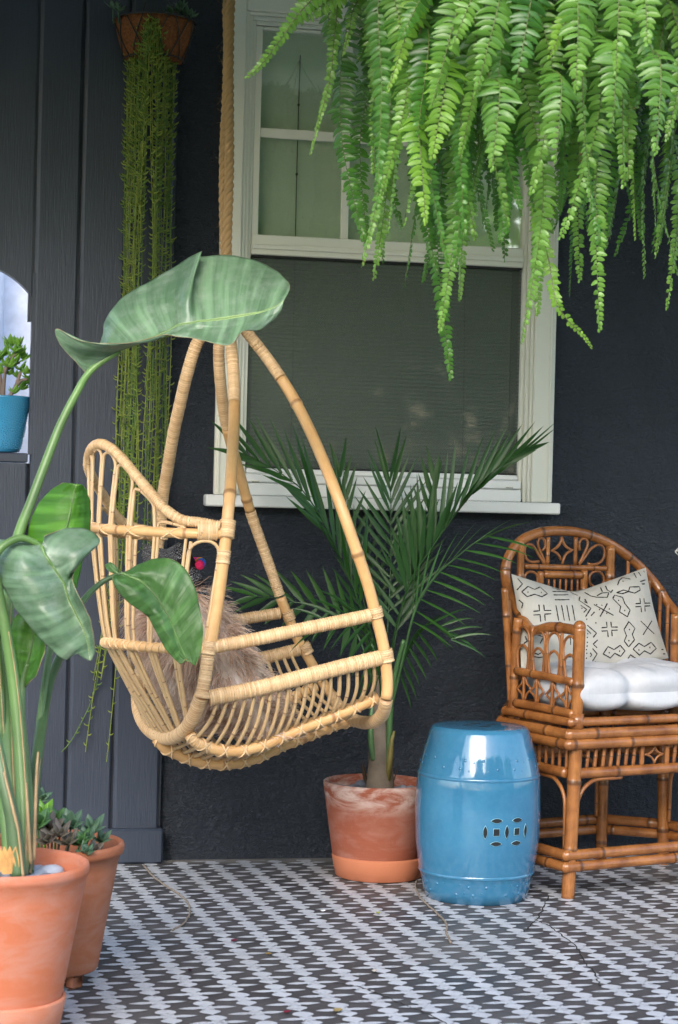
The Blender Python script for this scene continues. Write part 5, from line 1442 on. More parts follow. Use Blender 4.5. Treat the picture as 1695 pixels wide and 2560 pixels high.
def pinna(b, p, d, nrm, L_, w, tt, rnd):
    d = d.normalized(); sd = d.cross(nrm).normalized(); rows = []; cur = p.copy(); dd = d.copy(); seg = 4
    prof = (.62, 1.0, 1.0, .84, .25); dr = rnd.uniform(.15, .75)
    for i in range(seg+1):
        ww = w*.5*prof[i]; up_ = sd.cross(dd).normalized()
        rows.append([cur-sd*ww-up_*ww*.25, cur.copy(), cur+sd*ww-up_*ww*.25]); cur = cur+dd*(L_/seg); dd = (dd+Vector((0, 0, -1))*dr*.45-nrm*dr*.3).normalized()
    b.grid(rows, None, tt)
def fern_frond(pts, rnd, width=.052, mat='fern', face=None, twist=0.0, start=.12, gap=.0132):
    C_ = cr(pts, 10); L = arclen(C_); tot = L[-1]; b = MB()
    b.tube(C_, [.0019*(1-.7*i/(len(C_)-1)) for i in range(len(C_))], 4)
    o = b.build('frond', M['fstem'], fern); b = MB(); s = tot*start; sd = 1
    base_f = (face or Vector((0, -1, 0))); tw0 = rnd.uniform(-.5, .5)
    vf = rnd.uniform(-.15, .55); curl = rnd.uniform(-.25, .25)
    while s < tot:
        u = s/tot; p = at_len(C_, L, s); tan = (at_len(C_, L, min(tot, s+.01))-at_len(C_, L, max(0, s-.01))).normalized()
        nrm = (base_f-tan*base_f.dot(tan))
        if nrm.length < .1: nrm = tan.orthogonal()
        nrm.normalize(); nrm = (Matrix.Rotation(tw0+twist*(u-.3)+.35*math.sin(u*7+tw0*5), 3, tan) @ nrm)
        lat = tan.cross(nrm).normalized()
        prof = min(1, (u-start)/.16+.35)*min(1, ((1-u)/.62)**.8+.10)
        ln = width*prof*rnd.uniform(.84, 1.1); g = gap*(.72+.28*prof)
        for k_ in (1, -1):
            if rnd.random() < .04: continue
            d = lat*k_+tan*(.02+.12*u+curl*.3)+Vector((rnd.gauss(0, .09), rnd.gauss(0, .09), rnd.gauss(0, .09)))-nrm*(vf*.5+rnd.gauss(0, .10))
            rn = (nrm+tan*rnd.gauss(.15, .28)+lat*k_*rnd.gauss(0, .2)).normalized()
            pinna(b, p+tan*(g*.5 if k_ > 0 else 0), d, rn, ln, g*.82+.0010, min(1, max(0, (u-.55)*1.6)+rnd.uniform(0, .35)), rnd)
        s += g
    b.build('leaflets', M[mat], o)
def fern_path(tip, C0, rnd, lift=.16, reach=None):
    d = Vector((tip.x-C0.x, tip.y-C0.y, 0)); r = d.length
    if r < .05: d = Vector((rnd.uniform(-.1, .1), -.1, 0)); r = d.length
    dn = d.normalized(); r2 = r*rnd.uniform(.93, 1.06)
    p1 = C0+dn*r2*.40+Vector((0, 0, lift)); p2 = C0+dn*r2*.86+Vector((0, 0, lift*.2-.05*rnd.random()))
    hgt = C0.z-tip.z
    p3 = C0+dn*r2*1.02+Vector((0, 0, -.35*hgt)); p3 += Vector((rnd.uniform(-.02, .02), rnd.uniform(-.02, .02), 0))
    p3 += Vector((rnd.uniform(-.05, .05), 0, 0)); p4 = lerp(p3, tip, .5)+Vector((rnd.uniform(-.055, .055), rnd.uniform(-.03, .03), 0))
    return [C0+dn*.05, p1, p2, p3, p4, tip]
rnd = random.Random(33)
def outward(tip): 
    v = Vector((tip.x-fc.x, tip.y-fc.y, 0)); v = v.normalized() if v.length > .05 else Vector((0, -1, 0)); return (v+Vector((0, -1.1, .1))).normalized()
named = [ # tip px, tip py, depth, width, material
 (905, 668, 4.42, .050, 'fern'), (958, 655, 4.55, .048, 'fern_d'), (935, 700, 4.5, .045, 'fern'), (1012, 715, 4.6, .045, 'fern_d'), (1100, 828, 4.35, .056, 'fern'), (1128, 948, 4.62, .060, 'fern_d'), (1150, 745, 4.5, .050, 'fern'),
 (1060, 700, 4.7, .050, 'fern_d'), (1235, 630, 4.4, .045, 'fern_d'), (1305, 850, 4.25, .062, 'fern'), (1345, 790, 4.4, .055, 'fern'), (1425, 738, 4.7, .036, 'fern_d'), (1500, 832, 4.22, .058, 'fern'),
 (1450, 700, 4.4, .060, 'fern'), (1540, 640, 4.6, .05, 'fern_d'), (1612, 695, 4.55, .036, 'fern'), (1668, 772, 4.5, .042, 'fern'), (1700, 700, 4.4, .05, 'fern'), (1590, 600, 4.35, .055, 'fern_y'), (1640, 560, 4.3, .05, 'fern'),
 (1190, 600, 4.3, .055, 'fern'), (1270, 560, 4.2, .058, 'fern'), (1400, 600, 4.15, .062, 'fern'), (1010, 560, 4.35, .055, 'fern'), (1080, 500, 4.25, .058, 'fern'), (965, 470, 4.4, .05, 'fern_d'), (1330, 480, 4.1, .06, 'fern'),
 (1480, 520, 4.1, .058, 'fern'), (1560, 470, 4.15, .055, 'fern'), (1150, 400, 4.15, .055, 'fern'), (1215, 330, 4.1, .055, 'fern_d'), (1700, 480, 4.2, .055, 'fern'), (1740, 620, 4.4, .05, 'fern_d'), (1750, 560, 4.3, .055, 'fern')]
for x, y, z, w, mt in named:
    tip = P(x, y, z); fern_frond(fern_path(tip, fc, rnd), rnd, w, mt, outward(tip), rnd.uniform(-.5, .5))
# short young fronds on top of the mass, facing the porch edge
for x, y, z, w, mt, ax, ay in [(970, 225, 4.15, .036, 'fern_y', 1080, -60), (1375, 140, 4.0, .040, 'fern_y', 1450, 20), (1665, 238, 4.05, .044, 'fern', 1500, 60), (1080, 265, 4.05, .05, 'fern', 1160, -40), (1190, 235, 4.0, .048, 'fern', 1260, -60),
                               (1130, 120, 4.0, .045, 'fern', 1230, -80), (1290, 210, 4.0, .05, 'fern_d', 1320, -60), (1540, 180, 4.0, .05, 'fern', 1500, -80), (1000, 100, 4.1, .045, 'fern_d', 1120, -60), (1620, 110, 4.0, .05, 'fern', 1540, -60),
                               (1440, 230, 3.98, .05, 'fern', 1400, -60), (1080, 400, 4.1, .052, 'fern_y', 1110, 150), (1045, 330, 4.15, .05, 'fern_d', 1060, 60), (1230, 420, 4.0, .05, 'fern', 1225, 200), (1390, 400, 4.0, .056, 'fern', 1370, 180), (1530, 330, 4.0, .05, 'fern', 1500, 100),
                               (1640, 380, 4.0, .052, 'fern', 1610, 120), (1180, 700, 4.12, .044, 'fern_y', 1010, 200)]:
    a = P(ax, ay, z+.14); tip = P(x, y, z); m1 = lerp(a, tip, .45)+Vector((0, -.06, .05))
    if y == 700: tip = P(1065, 560, 4.15); a = P(1000, 150, 4.3); m1 = lerp(a, tip, .5)+Vector((0, -.04, .02))
    fern_frond([a, m1, tip], rnd, w, mt, Vector((0, -1, .4)), rnd.uniform(-.6, .6), start=.02)
# long loose fronds at the left of the mass
def loose(px, w, mt, face=Vector((0, -1, .2)), gap=.0118): fern_frond([P(*q) for q in px], rnd, w, mt, face, .3, start=.03, gap=gap)
loose([(1150, -120, 4.5), (980, -110, 4.42), (850, -60, 4.35), (760, 20, 4.32), (700, 100, 4.32), (655, 160, 4.33), (612, 198, 4.34)], .036, 'fern', gap=.0135)
loose([(1200, -110, 4.45), (1000, -100, 4.40), (880, -40, 4.38), (780, 30, 4.35), (720, 60, 4.36), (692, 92, 4.36)], .044, 'fern')
loose([(1120, -140, 4.55), (960, -110, 4.5), (860, -40, 4.48), (838, 80, 4.47), (825, 200, 4.47), (795, 310, 4.46), (776, 388, 4.46)], .022, 'fern', gap=.0125)
loose([(1100, -100, 4.52), (960, -60, 4.48), (890, 10, 4.46), (873, 80, 4.46), (858, 140, 4.46)], .028, 'fern')
loose([(1150, -80, 4.62), (1010, -30, 4.60), (940, 40, 4.58), (915, 110, 4.58), (895, 155, 4.58)], .032, 'fern_d')
loose([(1330, 500, 4.35), (1370, 640, 4.28), (1390, 750, 4.25), (1420, 800, 4.25), (1455, 835, 4.25), (1482, 872, 4.25)], .020, 'fern_y', gap=.0110)
# the mass behind
env = [(900, 640), (950, 640), (1000, 620), (1060, 680), (1130, 720), (1200, 600), (1290, 680), (1340, 700), (1400, 600), (1480, 660), (1540, 600), (1620, 640), (1700, 660), (1850, 660)]
def envy(x):
    for (a, ya), (b_, yb) in zip(env, env[1:]):
        if a <= x <= b_: return lerp(ya, yb, (x-a)/(b_-a))
    return 600
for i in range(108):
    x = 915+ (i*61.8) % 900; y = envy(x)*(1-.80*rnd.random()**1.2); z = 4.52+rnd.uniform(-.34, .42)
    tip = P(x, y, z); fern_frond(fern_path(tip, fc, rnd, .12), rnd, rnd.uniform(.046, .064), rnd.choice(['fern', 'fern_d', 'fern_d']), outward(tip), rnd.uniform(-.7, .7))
# bare and withered stems hanging in the plant
M['dead'] = m_plain('withered_brown_frond', (.14, .09, .04), .8, var=.4)
for i in range(14):
    x = rnd.uniform(960, 1690); y = rnd.uniform(120, 480); tip = P(x, y, 4.3+rnd.uniform(-.15, .25)); C_ = cr(fern_path(tip, fc, rnd, .1), 8); b = MB(); b.tube(C_, [.0014]*len(C_), 4)
    L = arclen(C_)
    if i % 2:
        for q_ in range(26):
            p = at_len(C_, L, L[-1]*(.55+.45*q_/26)); pinna(b, p, Vector((rnd.gauss(0, 1), rnd.gauss(0, 1), -.8)), Vector((0, -1, 0)), rnd.uniform(.008, .022), .006, 1, rnd)
    b.build('withered_stem', M['dead'], fern)
# dark growth in the heart of the plant
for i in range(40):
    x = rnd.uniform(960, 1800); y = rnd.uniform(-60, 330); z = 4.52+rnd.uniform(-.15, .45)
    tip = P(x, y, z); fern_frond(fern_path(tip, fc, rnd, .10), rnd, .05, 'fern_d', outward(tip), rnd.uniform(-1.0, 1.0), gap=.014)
b = MB(); b.lathe([(.01, -.17), (.12, -.16), (.17, -.06), (.185, 0), (.175, 0), (.01, -.02)], fc, 28); b.build('basket', m_plain('coir_basket', (.10, .06, .03), .95, bump=.5), fern)
b = MB()
for k_ in range(3):
    a = k_*2.1+.4; b.tube([fc+Vector((.18*math.cos(a), .18*math.sin(a), 0)), Vector((fc.x, fc.y, 2.74))], .002, 5)
b.build('hanger', M['wire'], fern)

# ================================================================ BIRD OF PARADISE
M['sl1'] = m_leaf('sheen_grey_green_leaf', (.062, .130, .068), (.105, .185, .105), back=(.19, .30, .12), rough=.36, tw=.16, tcol=(.16, .32, .06), vein=.16, veinsc=5.5, pale_sheen=.40, midcol=(.30, .42, .17), noise_sc=5, spec=.6)
M['sl3'] = m_leaf('bright_green_leaf', (.050, .165, .012), (.085, .235, .020), rough=.42, tw=.5, tcol=(.16, .50, .02), vein=.10, veinsc=5, midcol=(.30, .50, .08), noise_sc=5)  # brighter green than the other leaves and more translucent
M['sl4'] = m_leaf('matte_mid_green_leaf', (.040, .115, .026), (.060, .155, .036), back=(.05, .13, .03), rough=.42, tw=.25, tcol=(.10, .28, .03), vein=.14, veinsc=5, midcol=(.10, .19, .05), noise_sc=5)
M['sl5'] = m_leaf('young_dark_leaf', (.028, .115, .008), (.055, .17, .014), back=(.22, .36, .08), rough=.4, tw=.3, vein=.18, veinsc=6, noise_sc=7)
M['slst'] = m_plain('pale_green_leaf_stalk', (.085, .165, .045), .4, var=.42, sc=5)
M['slst2'] = m_plain('dark_green_leaf_stalk', (.055, .105, .040), .42, var=.45, sc=6)
M['slbr'] = m_plain('dry_leaf_margin', (.34, .23, .12), .7, var=.3)
bp_ = empty('bird_of_paradise', (PA.x, PA.y, .30), 'tall bird of paradise plant with broad grey green leaves in the large pot at left', 'plant')
def big_leaf(rows_px, mat, nl=7, nw=10, crease=.0, name='leaf', thick=.0011, edge=True):
    """rows along the leaf: each a list of (px,py,depth) from one edge over the midrib to the other"""
    R3 = [[P(*q) for q in r] for r in rows_px]
    cols = list(zip(*R3)); cols = [cr(list(c), nl) for c in cols]
    rows = [cr(list(r), nw) for r in zip(*cols)]
    ncol = len(rows[0]); tot = len(rows)
    uvs = []; Lc = arclen([r[ncol//2] for r in rows])
    for i, r in enumerate(rows): uvs.append([(j/(ncol-1), Lc[i]) for j in range(ncol)])
    # vein ripple: shallow pleats running from midrib to margin
    for i in range(1, tot-1):
        for j in range(ncol):
            a = abs(j/(ncol-1)-.5)*2
            r = rows[i]; t_ = rows[min(i+1, tot-1)][j]-rows[i-1][j]; w_ = r[min(j+1, ncol-1)]-r[max(j-1, 0)]
            nn = t_.cross(w_)
            if nn.length > 1e-9: r[j] = r[j]+nn.normalized()*(.0005*math.sin(Lc[i]*230+a*5)*min(1, a*3)+.0022*noise.noise(Vector((i*.22, j*.5, len(rows_px)))))
    b = MB(); b.grid(rows, uvs); o = b.build(name, M[mat], bp_)
    md = o.modifiers.new('thickness', 'SOLIDIFY'); md.thickness = thick; md.offset = 0
    md.use_rim = True
    if edge:
        b = MB(); out = [r[0] for r in rows]+[r[-1] for r in rows[::-1]]
        b.tube(out, .0005, 4); b.build('margin', M['slbr'], o)
    b = MB(); mid = [r[ncol//2] for r in rows]; b.tube(mid[:-2], [.0040*(1-.8*i/len(mid)) for i in range(len(mid)-2)], 6); b.build('midrib', M['slst'], o)
    return o
z1 = 4.42
L1 = [
 [(219, 937, z1), (219, 937, z1), (219, 937, z1), (219, 937, z1), (219, 937, z1)],
 [(190, 905, z1-.02), (215, 915, z1), (240, 915, z1), (238, 900, z1+.02), (236, 892, z1+.04)],
 [(150, 860, z1-.04), (205, 888, z1-.02), (275, 888, z1), (262, 866, z1+.04), (256, 846, z1+.08)],
 [(142, 822, z1-.05), (230, 868, z1-.05), (318, 868, z1), (285, 820, z1+.05), (264, 800, z1+.11)],
 [(205, 853, z1-.06), (290, 862, z1-.05), (366, 850, z1), (325, 790, z1+.05), (308, 742, z1+.14)],
 [(318, 858, z1-.05), (366, 856, z1-.03), (408, 834, z1), (380, 765, z1+.05), (378, 702, z1+.16)],
 [(404, 838, z1-.03), (430, 834, z1-.02), (444, 814, z1), (440, 735, z1+.05), (460, 652, z1+.17)],
 [(446, 842, z1-.03), (464, 826, z1-.02), (472, 808, z1), (474, 730, z1+.02), (505, 628, z1+.10)],
 [(480, 845, z1-.03), (492, 824, z1-.01), (500, 804, z1), (490, 730, z1+.06), (488, 643, z1+.15)],
 [(530, 857, z1-.05), (540, 828, z1-.02), (550, 798, z1), (548, 715, z1+.06), (560, 637, z1+.15)],
 [(579, 861, z1-.06), (592, 826, z1-.03), (600, 790, z1), (610, 715, z1+.06), (634, 650, z1+.15)],
 [(606, 829, z1-.05), (628, 808, z1-.03), (648, 781, z1), (668, 722, z1+.05), (688, 675, z1+.13)],
 [(650, 824, z1-.02), (672, 800, z1-.01), (686, 768, z1), (704, 730, z1+.03), (720, 704, z1+.08)],
 [(690, 794, z1+.0), (704, 774, z1), (710, 752, z1), (718, 738, z1+.02), (725, 722, z1+.04)]]
big_leaf(L1, 'sl1', nl=6, nw=8)
z2 = 4.05
L2 = [
 [(100, 1362, z2+.02), (102, 1362, z2+.01), (104, 1365, z2+.01), (108, 1355, z2+.01), (112, 1340, z2+.01)],
 [(-10, 1350, z2+.06), (55, 1368, z2+.0), (112, 1385, z2), (130, 1350, z2+.02), (170, 1320, z2+.06)],
 [(-22, 1380, z2+.04), (50, 1395, z2-.02), (124, 1404, z2), (170, 1370, z2+.0), (222, 1325, z2+.05)],
 [(-14, 1420, z2+.02), (60, 1430, z2-.03), (138, 1424, z2), (192, 1395, z2-.01), (250, 1353, z2+.03)],
 [(0, 1452, z2+.0), (70, 1455, z2-.03), (150, 1442, z2), (180, 1425, z2-.01), (216, 1390, z2+.02)],
 [(18, 1484, z2+.0), (85, 1480, z2-.03), (162, 1462, z2), (178, 1445, z2+.01), (188, 1424, z2+.03)],
 [(42, 1527, z2+.0), (105, 1520, z2-.03), (172, 1496, z2), (184, 1476, z2-.03), (182, 1452, z2-.04)],
 [(84, 1576, z2+.0), (135, 1560, z2-.03), (188, 1530, z2), (204, 1510, z2-.03), (200, 1495, z2-.05)],
 [(118, 1614, z2+.0), (160, 1598, z2-.02), (206, 1566, z2), (220, 1552, z2-.02), (224, 1545, z2-.04)],
 [(165, 1650, z2+.0), (190, 1625, z2-.01), (220, 1604, z2), (232, 1596, z2-.01), (234, 1588, z2-.02)],
 [(182, 1618, z2), (202, 1640, z2), (226, 1652, z2), (234, 1640, z2), (238, 1628, z2)]]
big_leaf(L2, 'sl1', nl=6, nw=8)
z3 = 4.30
L3 = [[(185, 1500, z3)]*5,
 [(98, 1440, z3+.03), (130, 1440, z3+.01), (150, 1440, z3), (168, 1440, z3+.01), (195, 1455, z3+.03)],
 [(72, 1370, z3+.04), (115, 1375, z3+.01), (158, 1378, z3), (184, 1380, z3+.01), (210, 1392, z3+.04)],
 [(73, 1318, z3+.04), (118, 1320, z3+.01), (168, 1318, z3), (200, 1318, z3+.01), (226, 1320, z3+.04)],
 [(92, 1268, z3+.04), (132, 1270, z3+.01), (178, 1270, z3), (204, 1265, z3+.01), (226, 1262, z3+.04)],
 [(122, 1230, z3+.03), (152, 1234, z3+.01), (186, 1235, z3), (204, 1230, z3+.01), (218, 1230, z3+.03)],
 [(158, 1207, z3+.01), (174, 1208, z3), (192, 1210, z3), (202, 1211, z3), (208, 1214, z3+.01)]]
big_leaf(L3, 'sl3', nl=6, nw=7)
z4 = 4.62
L4 = [[(300, 1434, z4)]*5,
 [(281, 1444, z4-.02), (300, 1446, z4-.01), (326, 1441, z4), (322, 1432, z4+.01), (318, 1427, z4+.03)],
 [(293, 1474, z4-.02), (325, 1468, z4-.02), (352, 1454, z4), (352, 1430, z4+.0), (358, 1406, z4+.03)],
 [(320, 1505, z4-.02), (348, 1492, z4-.02), (376, 1474, z4), (388, 1435, z4+.0), (402, 1395, z4+.03)],
 [(356, 1530, z4-.01), (374, 1512, z4-.01), (394, 1496, z4), (415, 1450, z4+.0), (438, 1402, z4+.02)],
 [(372, 1545, z4), (392, 1536, z4-.01), (410, 1521, z4), (438, 1474, z4), (466, 1427, z4+.02)],
 [(390, 1578, z4), (408, 1564, z4-.01), (426, 1548, z4), (456, 1508, z4), (487, 1466, z4+.01)],
 [(412, 1618, z4), (426, 1602, z4-.01), (440, 1586, z4), (468, 1552, z4), (499, 1518, z4+.01)],
 [(438, 1649, z4), (446, 1636, z4), (455, 1622, z4), (480, 1596, z4), (508, 1570, z4)],
 [(454, 1660, z4), (458, 1652, z4), (466, 1644, z4), (484, 1636, z4), (503, 1628, z4)],
 [(463, 1646, z4), (469, 1652, z4), (476, 1656, z4), (483, 1661, z4), (488, 1665, z4)]]
big_leaf(L4, 'sl4', nl=6, nw=8)
L4b = [[(300, 1438, z4)]*3, [(272, 1428, z4), (284, 1424, z4), (290, 1416, z4)], [(262, 1412, z4+.01), (270, 1408, z4), (276, 1405, z4+.01)]]
big_leaf(L4b, 'sl4', nl=5, nw=5, name='leaf_lobe', edge=False)
z5 = 4.12
L5 = [[(58, 1722, z5)]*5,
 [(38, 1664, z5+.02), (48, 1668, z5), (66, 1672, z5), (92, 1668, z5-.02), (88, 1690, z5-.04)],
 [(27, 1622, z5+.03), (44, 1624, z5), (76, 1630, z5), (104, 1626, z5-.02), (104, 1652, z5-.05)],
 [(26, 1578, z5+.03), (46, 1578, z5), (84, 1590, z5), (110, 1592, z5-.02), (114, 1618, z5-.04)],
 [(38, 1544, z5+.02), (56, 1540, z5), (80, 1552, z5), (92, 1556, z5-.01), (100, 1566, z5-.02)],
 [(50, 1530, z5), (58, 1528, z5), (66, 1530, z5), (72, 1534, z5), (76, 1538, z5)]]
big_leaf(L5, 'sl5', nl=6, nw=7)
def stalk3(px, r, mat='slst', edge=0, flat=None):
    pts = cr([P(*q) for q in px], 8); n_ = len(pts)
    rad = [lerp(r[0], r[1], (i/(n_-1))**1.0) for i in range(n_)]
    b = MB(); b.tube(pts, rad, 12, flat=flat); o = b.build('stalk', M[mat], bp_)
    if edge:
        m_ = int(n_*edge); bb = MB(); bb.tube([p-FWD*rad[i]*.8+RGT*rad[i]*.62 for i, p in enumerate(pts[:m_])], [rad[i]*.20*(1-.6*i/m_) for i in range(m_)], 5); bb.build('dry_margin', M['slbr'], o)
    return o
stalk3([(40, 2180, 3.97), (24, 1900, 4.05), (14, 1700, 4.15), (22, 1500, 4.25), (42, 1356, 4.32), (77, 1258, 4.36), (117, 1151, 4.39), (153, 1059, 4.41), (196, 975, 4.42), (219, 937, z1), (250, 908, z1+.003), (300, 878, z1+.003)], (.0150, .0062), 'slst', .35)
stalk3([(50, 2185, 3.96), (58, 2060, 3.99), (52, 1900, 4.02), (36, 1717, 4.04), (12, 1560, 4.04), (-10, 1440, 4.04), (-5, 1380, 4.03), (50, 1345, 4.05), (104, 1365, 4.07)], (.0165, .0060), 'slst', .5)
stalk3([(62, 2185, 4.00), (72, 2050, 4.04), (62, 1900, 4.08), (54, 1800, 4.10), (57, 1717, 4.12), (70, 1660, 4.12)], (.0150, .0055), 'slst', 0)
stalk3([(66, 2180, 4.00), (78, 2050, 4.08), (95, 1880, 4.18), (120, 1720, 4.32), (150, 1640, 4.42), (176, 1560, 4.52), (210, 1500, 4.58), (255, 1456, 4.62), (303, 1434, z4)], (.0150, .0052), 'slst2', .42)
stalk3([(70, 2180, 4.05), (80, 2000, 4.15), (100, 1800, 4.24), (130, 1600, 4.29), (160, 1500, 4.30), (170, 1440, 4.30)], (.010, .005), 'slst', .3)
stalk3([(48, 2190, 3.93), (34, 2060, 3.94), (12, 1960, 3.95), (-20, 1800, 3.98), (-60, 1600, 4.0)], (.0170, .009), 'slst2', .8)
stalk3([(30, 2180, 4.02), (10, 1950, 4.06), (-6, 1700, 4.1), (-16, 1500, 4.15), (-30, 1300, 4.2)], (.016, .009), 'slst', .6)
stalk3([(28, 2180, 4.08), (30, 1900, 4.14), (22, 1700, 4.2), (12, 1560, 4.2), (-14, 1480, 4.2)], (.010, .006), 'slst', .3)
for px in ([(84, 2150, 3.99), (88, 2040, 4.01), (92, 1930, 4.05), (96, 1880, 4.07)], [(58, 2172, 3.935), (46, 2080, 3.93), (30, 2010, 3.93), (10, 1930, 3.94)], [(76, 2160, 3.97), (70, 2040, 3.97), (66, 1960, 4.0)]):
    b = MB(); pts = cr([P(*q) for q in px], 6); b.tube(pts, [.0048*(1-.6*i/len(pts)) for i in range(len(pts))], 6); b.build('dry_sheath', M['slbr'], bp_)
b = MB()
for k_ in range(4): blade(b, P(14+k_*6, 2185, 3.92), img(-.25+.12*k_, -1, 0), -FWD, .055, .024, .1)
b.build('papery_husk', m_plain('orange_papery_husk', (.50, .27, .09), .8, var=.35, sc=25), bp_)

# ================================================================ STRING PLANT IN WALL BASKET
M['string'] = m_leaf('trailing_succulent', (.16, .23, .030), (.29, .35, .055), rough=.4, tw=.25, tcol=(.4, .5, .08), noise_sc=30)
M['stringd'] = m_leaf('dark_trailing_succulent', (.09, .18, .028), (.16, .27, .05), rough=.4, tw=.25, tcol=(.25, .4, .07), noise_sc=30)  # darker green tone, given to every third strand
zc_b = 5.90
bt_l, bt_r = PY(288, 50, -.08), PY(489, 56, -.08)
bcx = (bt_l.x+bt_r.x)/2; brx = (bt_r.x-bt_l.x)/2; bzt = (bt_l.z+bt_r.z)/2; bzb = PY(390, 152, -.08).z
wb = empty('wall_basket', (bcx, -.05, bzb), 'half round coir wall basket with black wire high on the dark boards', 'hanging basket')
def hb(f, a, ex=0):   # half-round basket surface: f 0 bottom..1 top
    r = lerp(.70, 1.0, f**.8)*(brx)+ex; d = lerp(.75, 1.0, f)*.135+ex
    return Vector((bcx+r*math.cos(a), -.050-d*math.sin(a), lerp(bzb, bzt, f)))
b = MB(); rows = [[hb(f/8, math.pi*j/24) for j in range(25)] for f in range(9)]
rows = [[Vector((bcx+(p.x-bcx)*.02, -.052, bzb)) for p in rows[0]]]+rows+[[Vector((bcx+(p.x-bcx)*.9, -.05+(p.y+.05)*.88, bzt+.001)) for p in rows[-1]], [Vector((bcx+(p.x-bcx)*.1, -.06, bzt-.02)) for p in rows[-1]]]
b.grid(rows)
kc = N('coir_fibre_liner'); cn = kc.noise(kc.coord(scale=(1, 1, 1)), 120, 5, .7); kc.set(kc.ramp(cn, [(.3, (.10, .040, .018)), (.7, (.30, .115, .045))]), .95, .1); kc.bump(cn, .9, .006)
b.v = [tuple(Vector(v)+Vector((0, -.004*noise.noise(Vector(v)*40), 0))) for v in b.v]
b.build('coir_liner', kc.m, wb)
for f in (0.04, 1.0):
    b = MB(); b.tube([hb(f, math.pi*j/24, .004) for j in range(25)], .0024, 6); b.build('wire_hoop', M['wire'], wb)
for k_ in range(5):
    for dr in (1, -1):
        b = MB(); a0_ = math.pi*(k_+.5)/5; b.tube([hb(i/6, max(0.02, min(math.pi-.02, a0_+dr*(.23-i/6*.46))), .004) for i in range(7)], .0018, 5); b.build('wire', M['wire'], wb)
b = MB()
for dx_ in (-.05, .03): b.tube([hb(1, 2.0 if dx_ < 0 else 1.1, 0), Vector((bcx+dx_*.2, -.055, bzt+.12))], .0016, 5)
b.build('wire', M['wire'], wb)
stp = empty('string_plant', (bcx, -.12, bzt), 'long trailing string succulent hanging from the wall basket down behind the rattan chair', 'trailing plant')
rnd = random.Random(44)
def hook(b, p, d, L_, w=.0021):
    pts = [p]; cur = p.copy(); dd = d.normalized()
    for i in range(4):
        cur = cur+dd*(L_/4); pts.append(cur.copy()); dd = (dd+Vector((0, 0, .42))).normalized()
    b.tube(pts, [w*.55, w, w*.95, w*.7, w*.15], 4, cap=False)
for i in range(54):
    u = i/53; u = u+rnd.uniform(-.02, .02)
    px0 = lerp(322, 440, u); py0 = 42+26*abs(u-.5)+rnd.uniform(-8, 12)
    r_ = rnd.random()
    ylen = rnd.choice([rnd.uniform(300, 700), rnd.uniform(900, 1400), rnd.uniform(1150, 1480), rnd.uniform(1200, 1500)])
    if i in (3, 5): ylen = 1880
    if i == 14: ylen = 1905
    if i in (1, 8, 11): ylen = 1700
    depth0 = -.05-.135*math.sin(math.pi*min(.95, max(.05, u)))
    gapc = -9 if .40 < u < .52 else (6 if .52 <= u < .62 else 0)
    pts = []; y = py0; wob = rnd.uniform(0, 6)
    st_ = PY(px0, py0, depth0+.03)
    ctrl = [(st_)]
    ys = [py0+10, py0+60]; yy = py0+130
    while yy < ylen: ys.append(yy); yy += 110
    ys.append(ylen)
    for yq in ys:
        f = (yq-py0)/1400
        spread = lerp(1.0, 1.12, min(1, f))
        x = 381-.027*(yq-80)+(px0-381)*spread+gapc*math.exp(-((yq-640)/330)**2)*1.7+5*math.sin(yq/140+wob)
        if ylen > 1600 and yq > 1350: x -= (yq-1350)*(.12 if ylen < 1890 else .06)
        if i in (3,) and yq > 1780: x -= (yq-1780)*.6
        ctrl.append(PY(x, yq, min(-.062, depth0*lerp(1, .72, min(1, f)))))
    C_ = cr(ctrl, 6); L = arclen(C_); tot = L[-1]; b = MB()
    b.tube(C_, [.0013]*len(C_), 4, cap=False)
    s = rnd.uniform(0, .02); a = rnd.uniform(0, 6.28)
    while s < tot:
        p = at_len(C_, L, s); a += 2.2+rnd.uniform(-.5, .5); f = s/tot
        hook(b, p, Vector((math.cos(a), math.sin(a)*.8, -.15)), rnd.uniform(.015, .024)*(1 if f < .5 else .85), .0029 if s < .55 else .0021)
        s += rnd.uniform(.014, .027)*(1.0 if s < .5 else 1.25)
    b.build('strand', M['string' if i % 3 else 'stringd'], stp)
# leafy rosettes in the basket
M['rose'] = m_leaf('blue_green_succulent', (.055, .12, .065), (.10, .18, .105), rough=.45, tw=.12, noise_sc=30)
M['rosep'] = m_leaf('purplish_succulent', (.11, .075, .07), (.16, .15, .10), rough=.45, tw=.1, noise_sc=30)
M['jadeg'] = m_leaf('glossy_jade_leaf', (.14, .32, .035), (.22, .42, .06), rough=.22, tw=.30, tcol=(.4, .7, .08), noise_sc=30, spec=.6)
def fat_leaf(b, p, d, L_, w, th=.22, up=Vector((0, 0, 1))):
    d = d.normalized(); sd = d.cross(up)
    if sd.length < .05: sd = d.cross(Vector((1, 0, 0)))
    sd.normalize(); nn = sd.cross(d)
    Mx = Matrix((sd, d, nn)).transposed()
    b2 = len(b.v); n_, m_ = 8, 7
    for i in range(m_+1):
        s = i/m_; ww = w*.5*(math.sin(math.pi*min(1, s**.72))*.95+.06)*(1 if s < .999 else .05); cc_ = p+d*(L_*s)+nn*(L_*.12*s*s)
        for j in range(n_):
            a = 2*math.pi*j/n_; b.vert(cc_+sd*math.cos(a)*ww+nn*math.sin(a)*ww*th, (j/n_, s), s)
    for i in range(m_):
        for j in range(n_): a = b2+i*n_+j; q_ = b2+i*n_+(j+1) % n_; b.f.append((a, q_, q_+n_, a+n_))
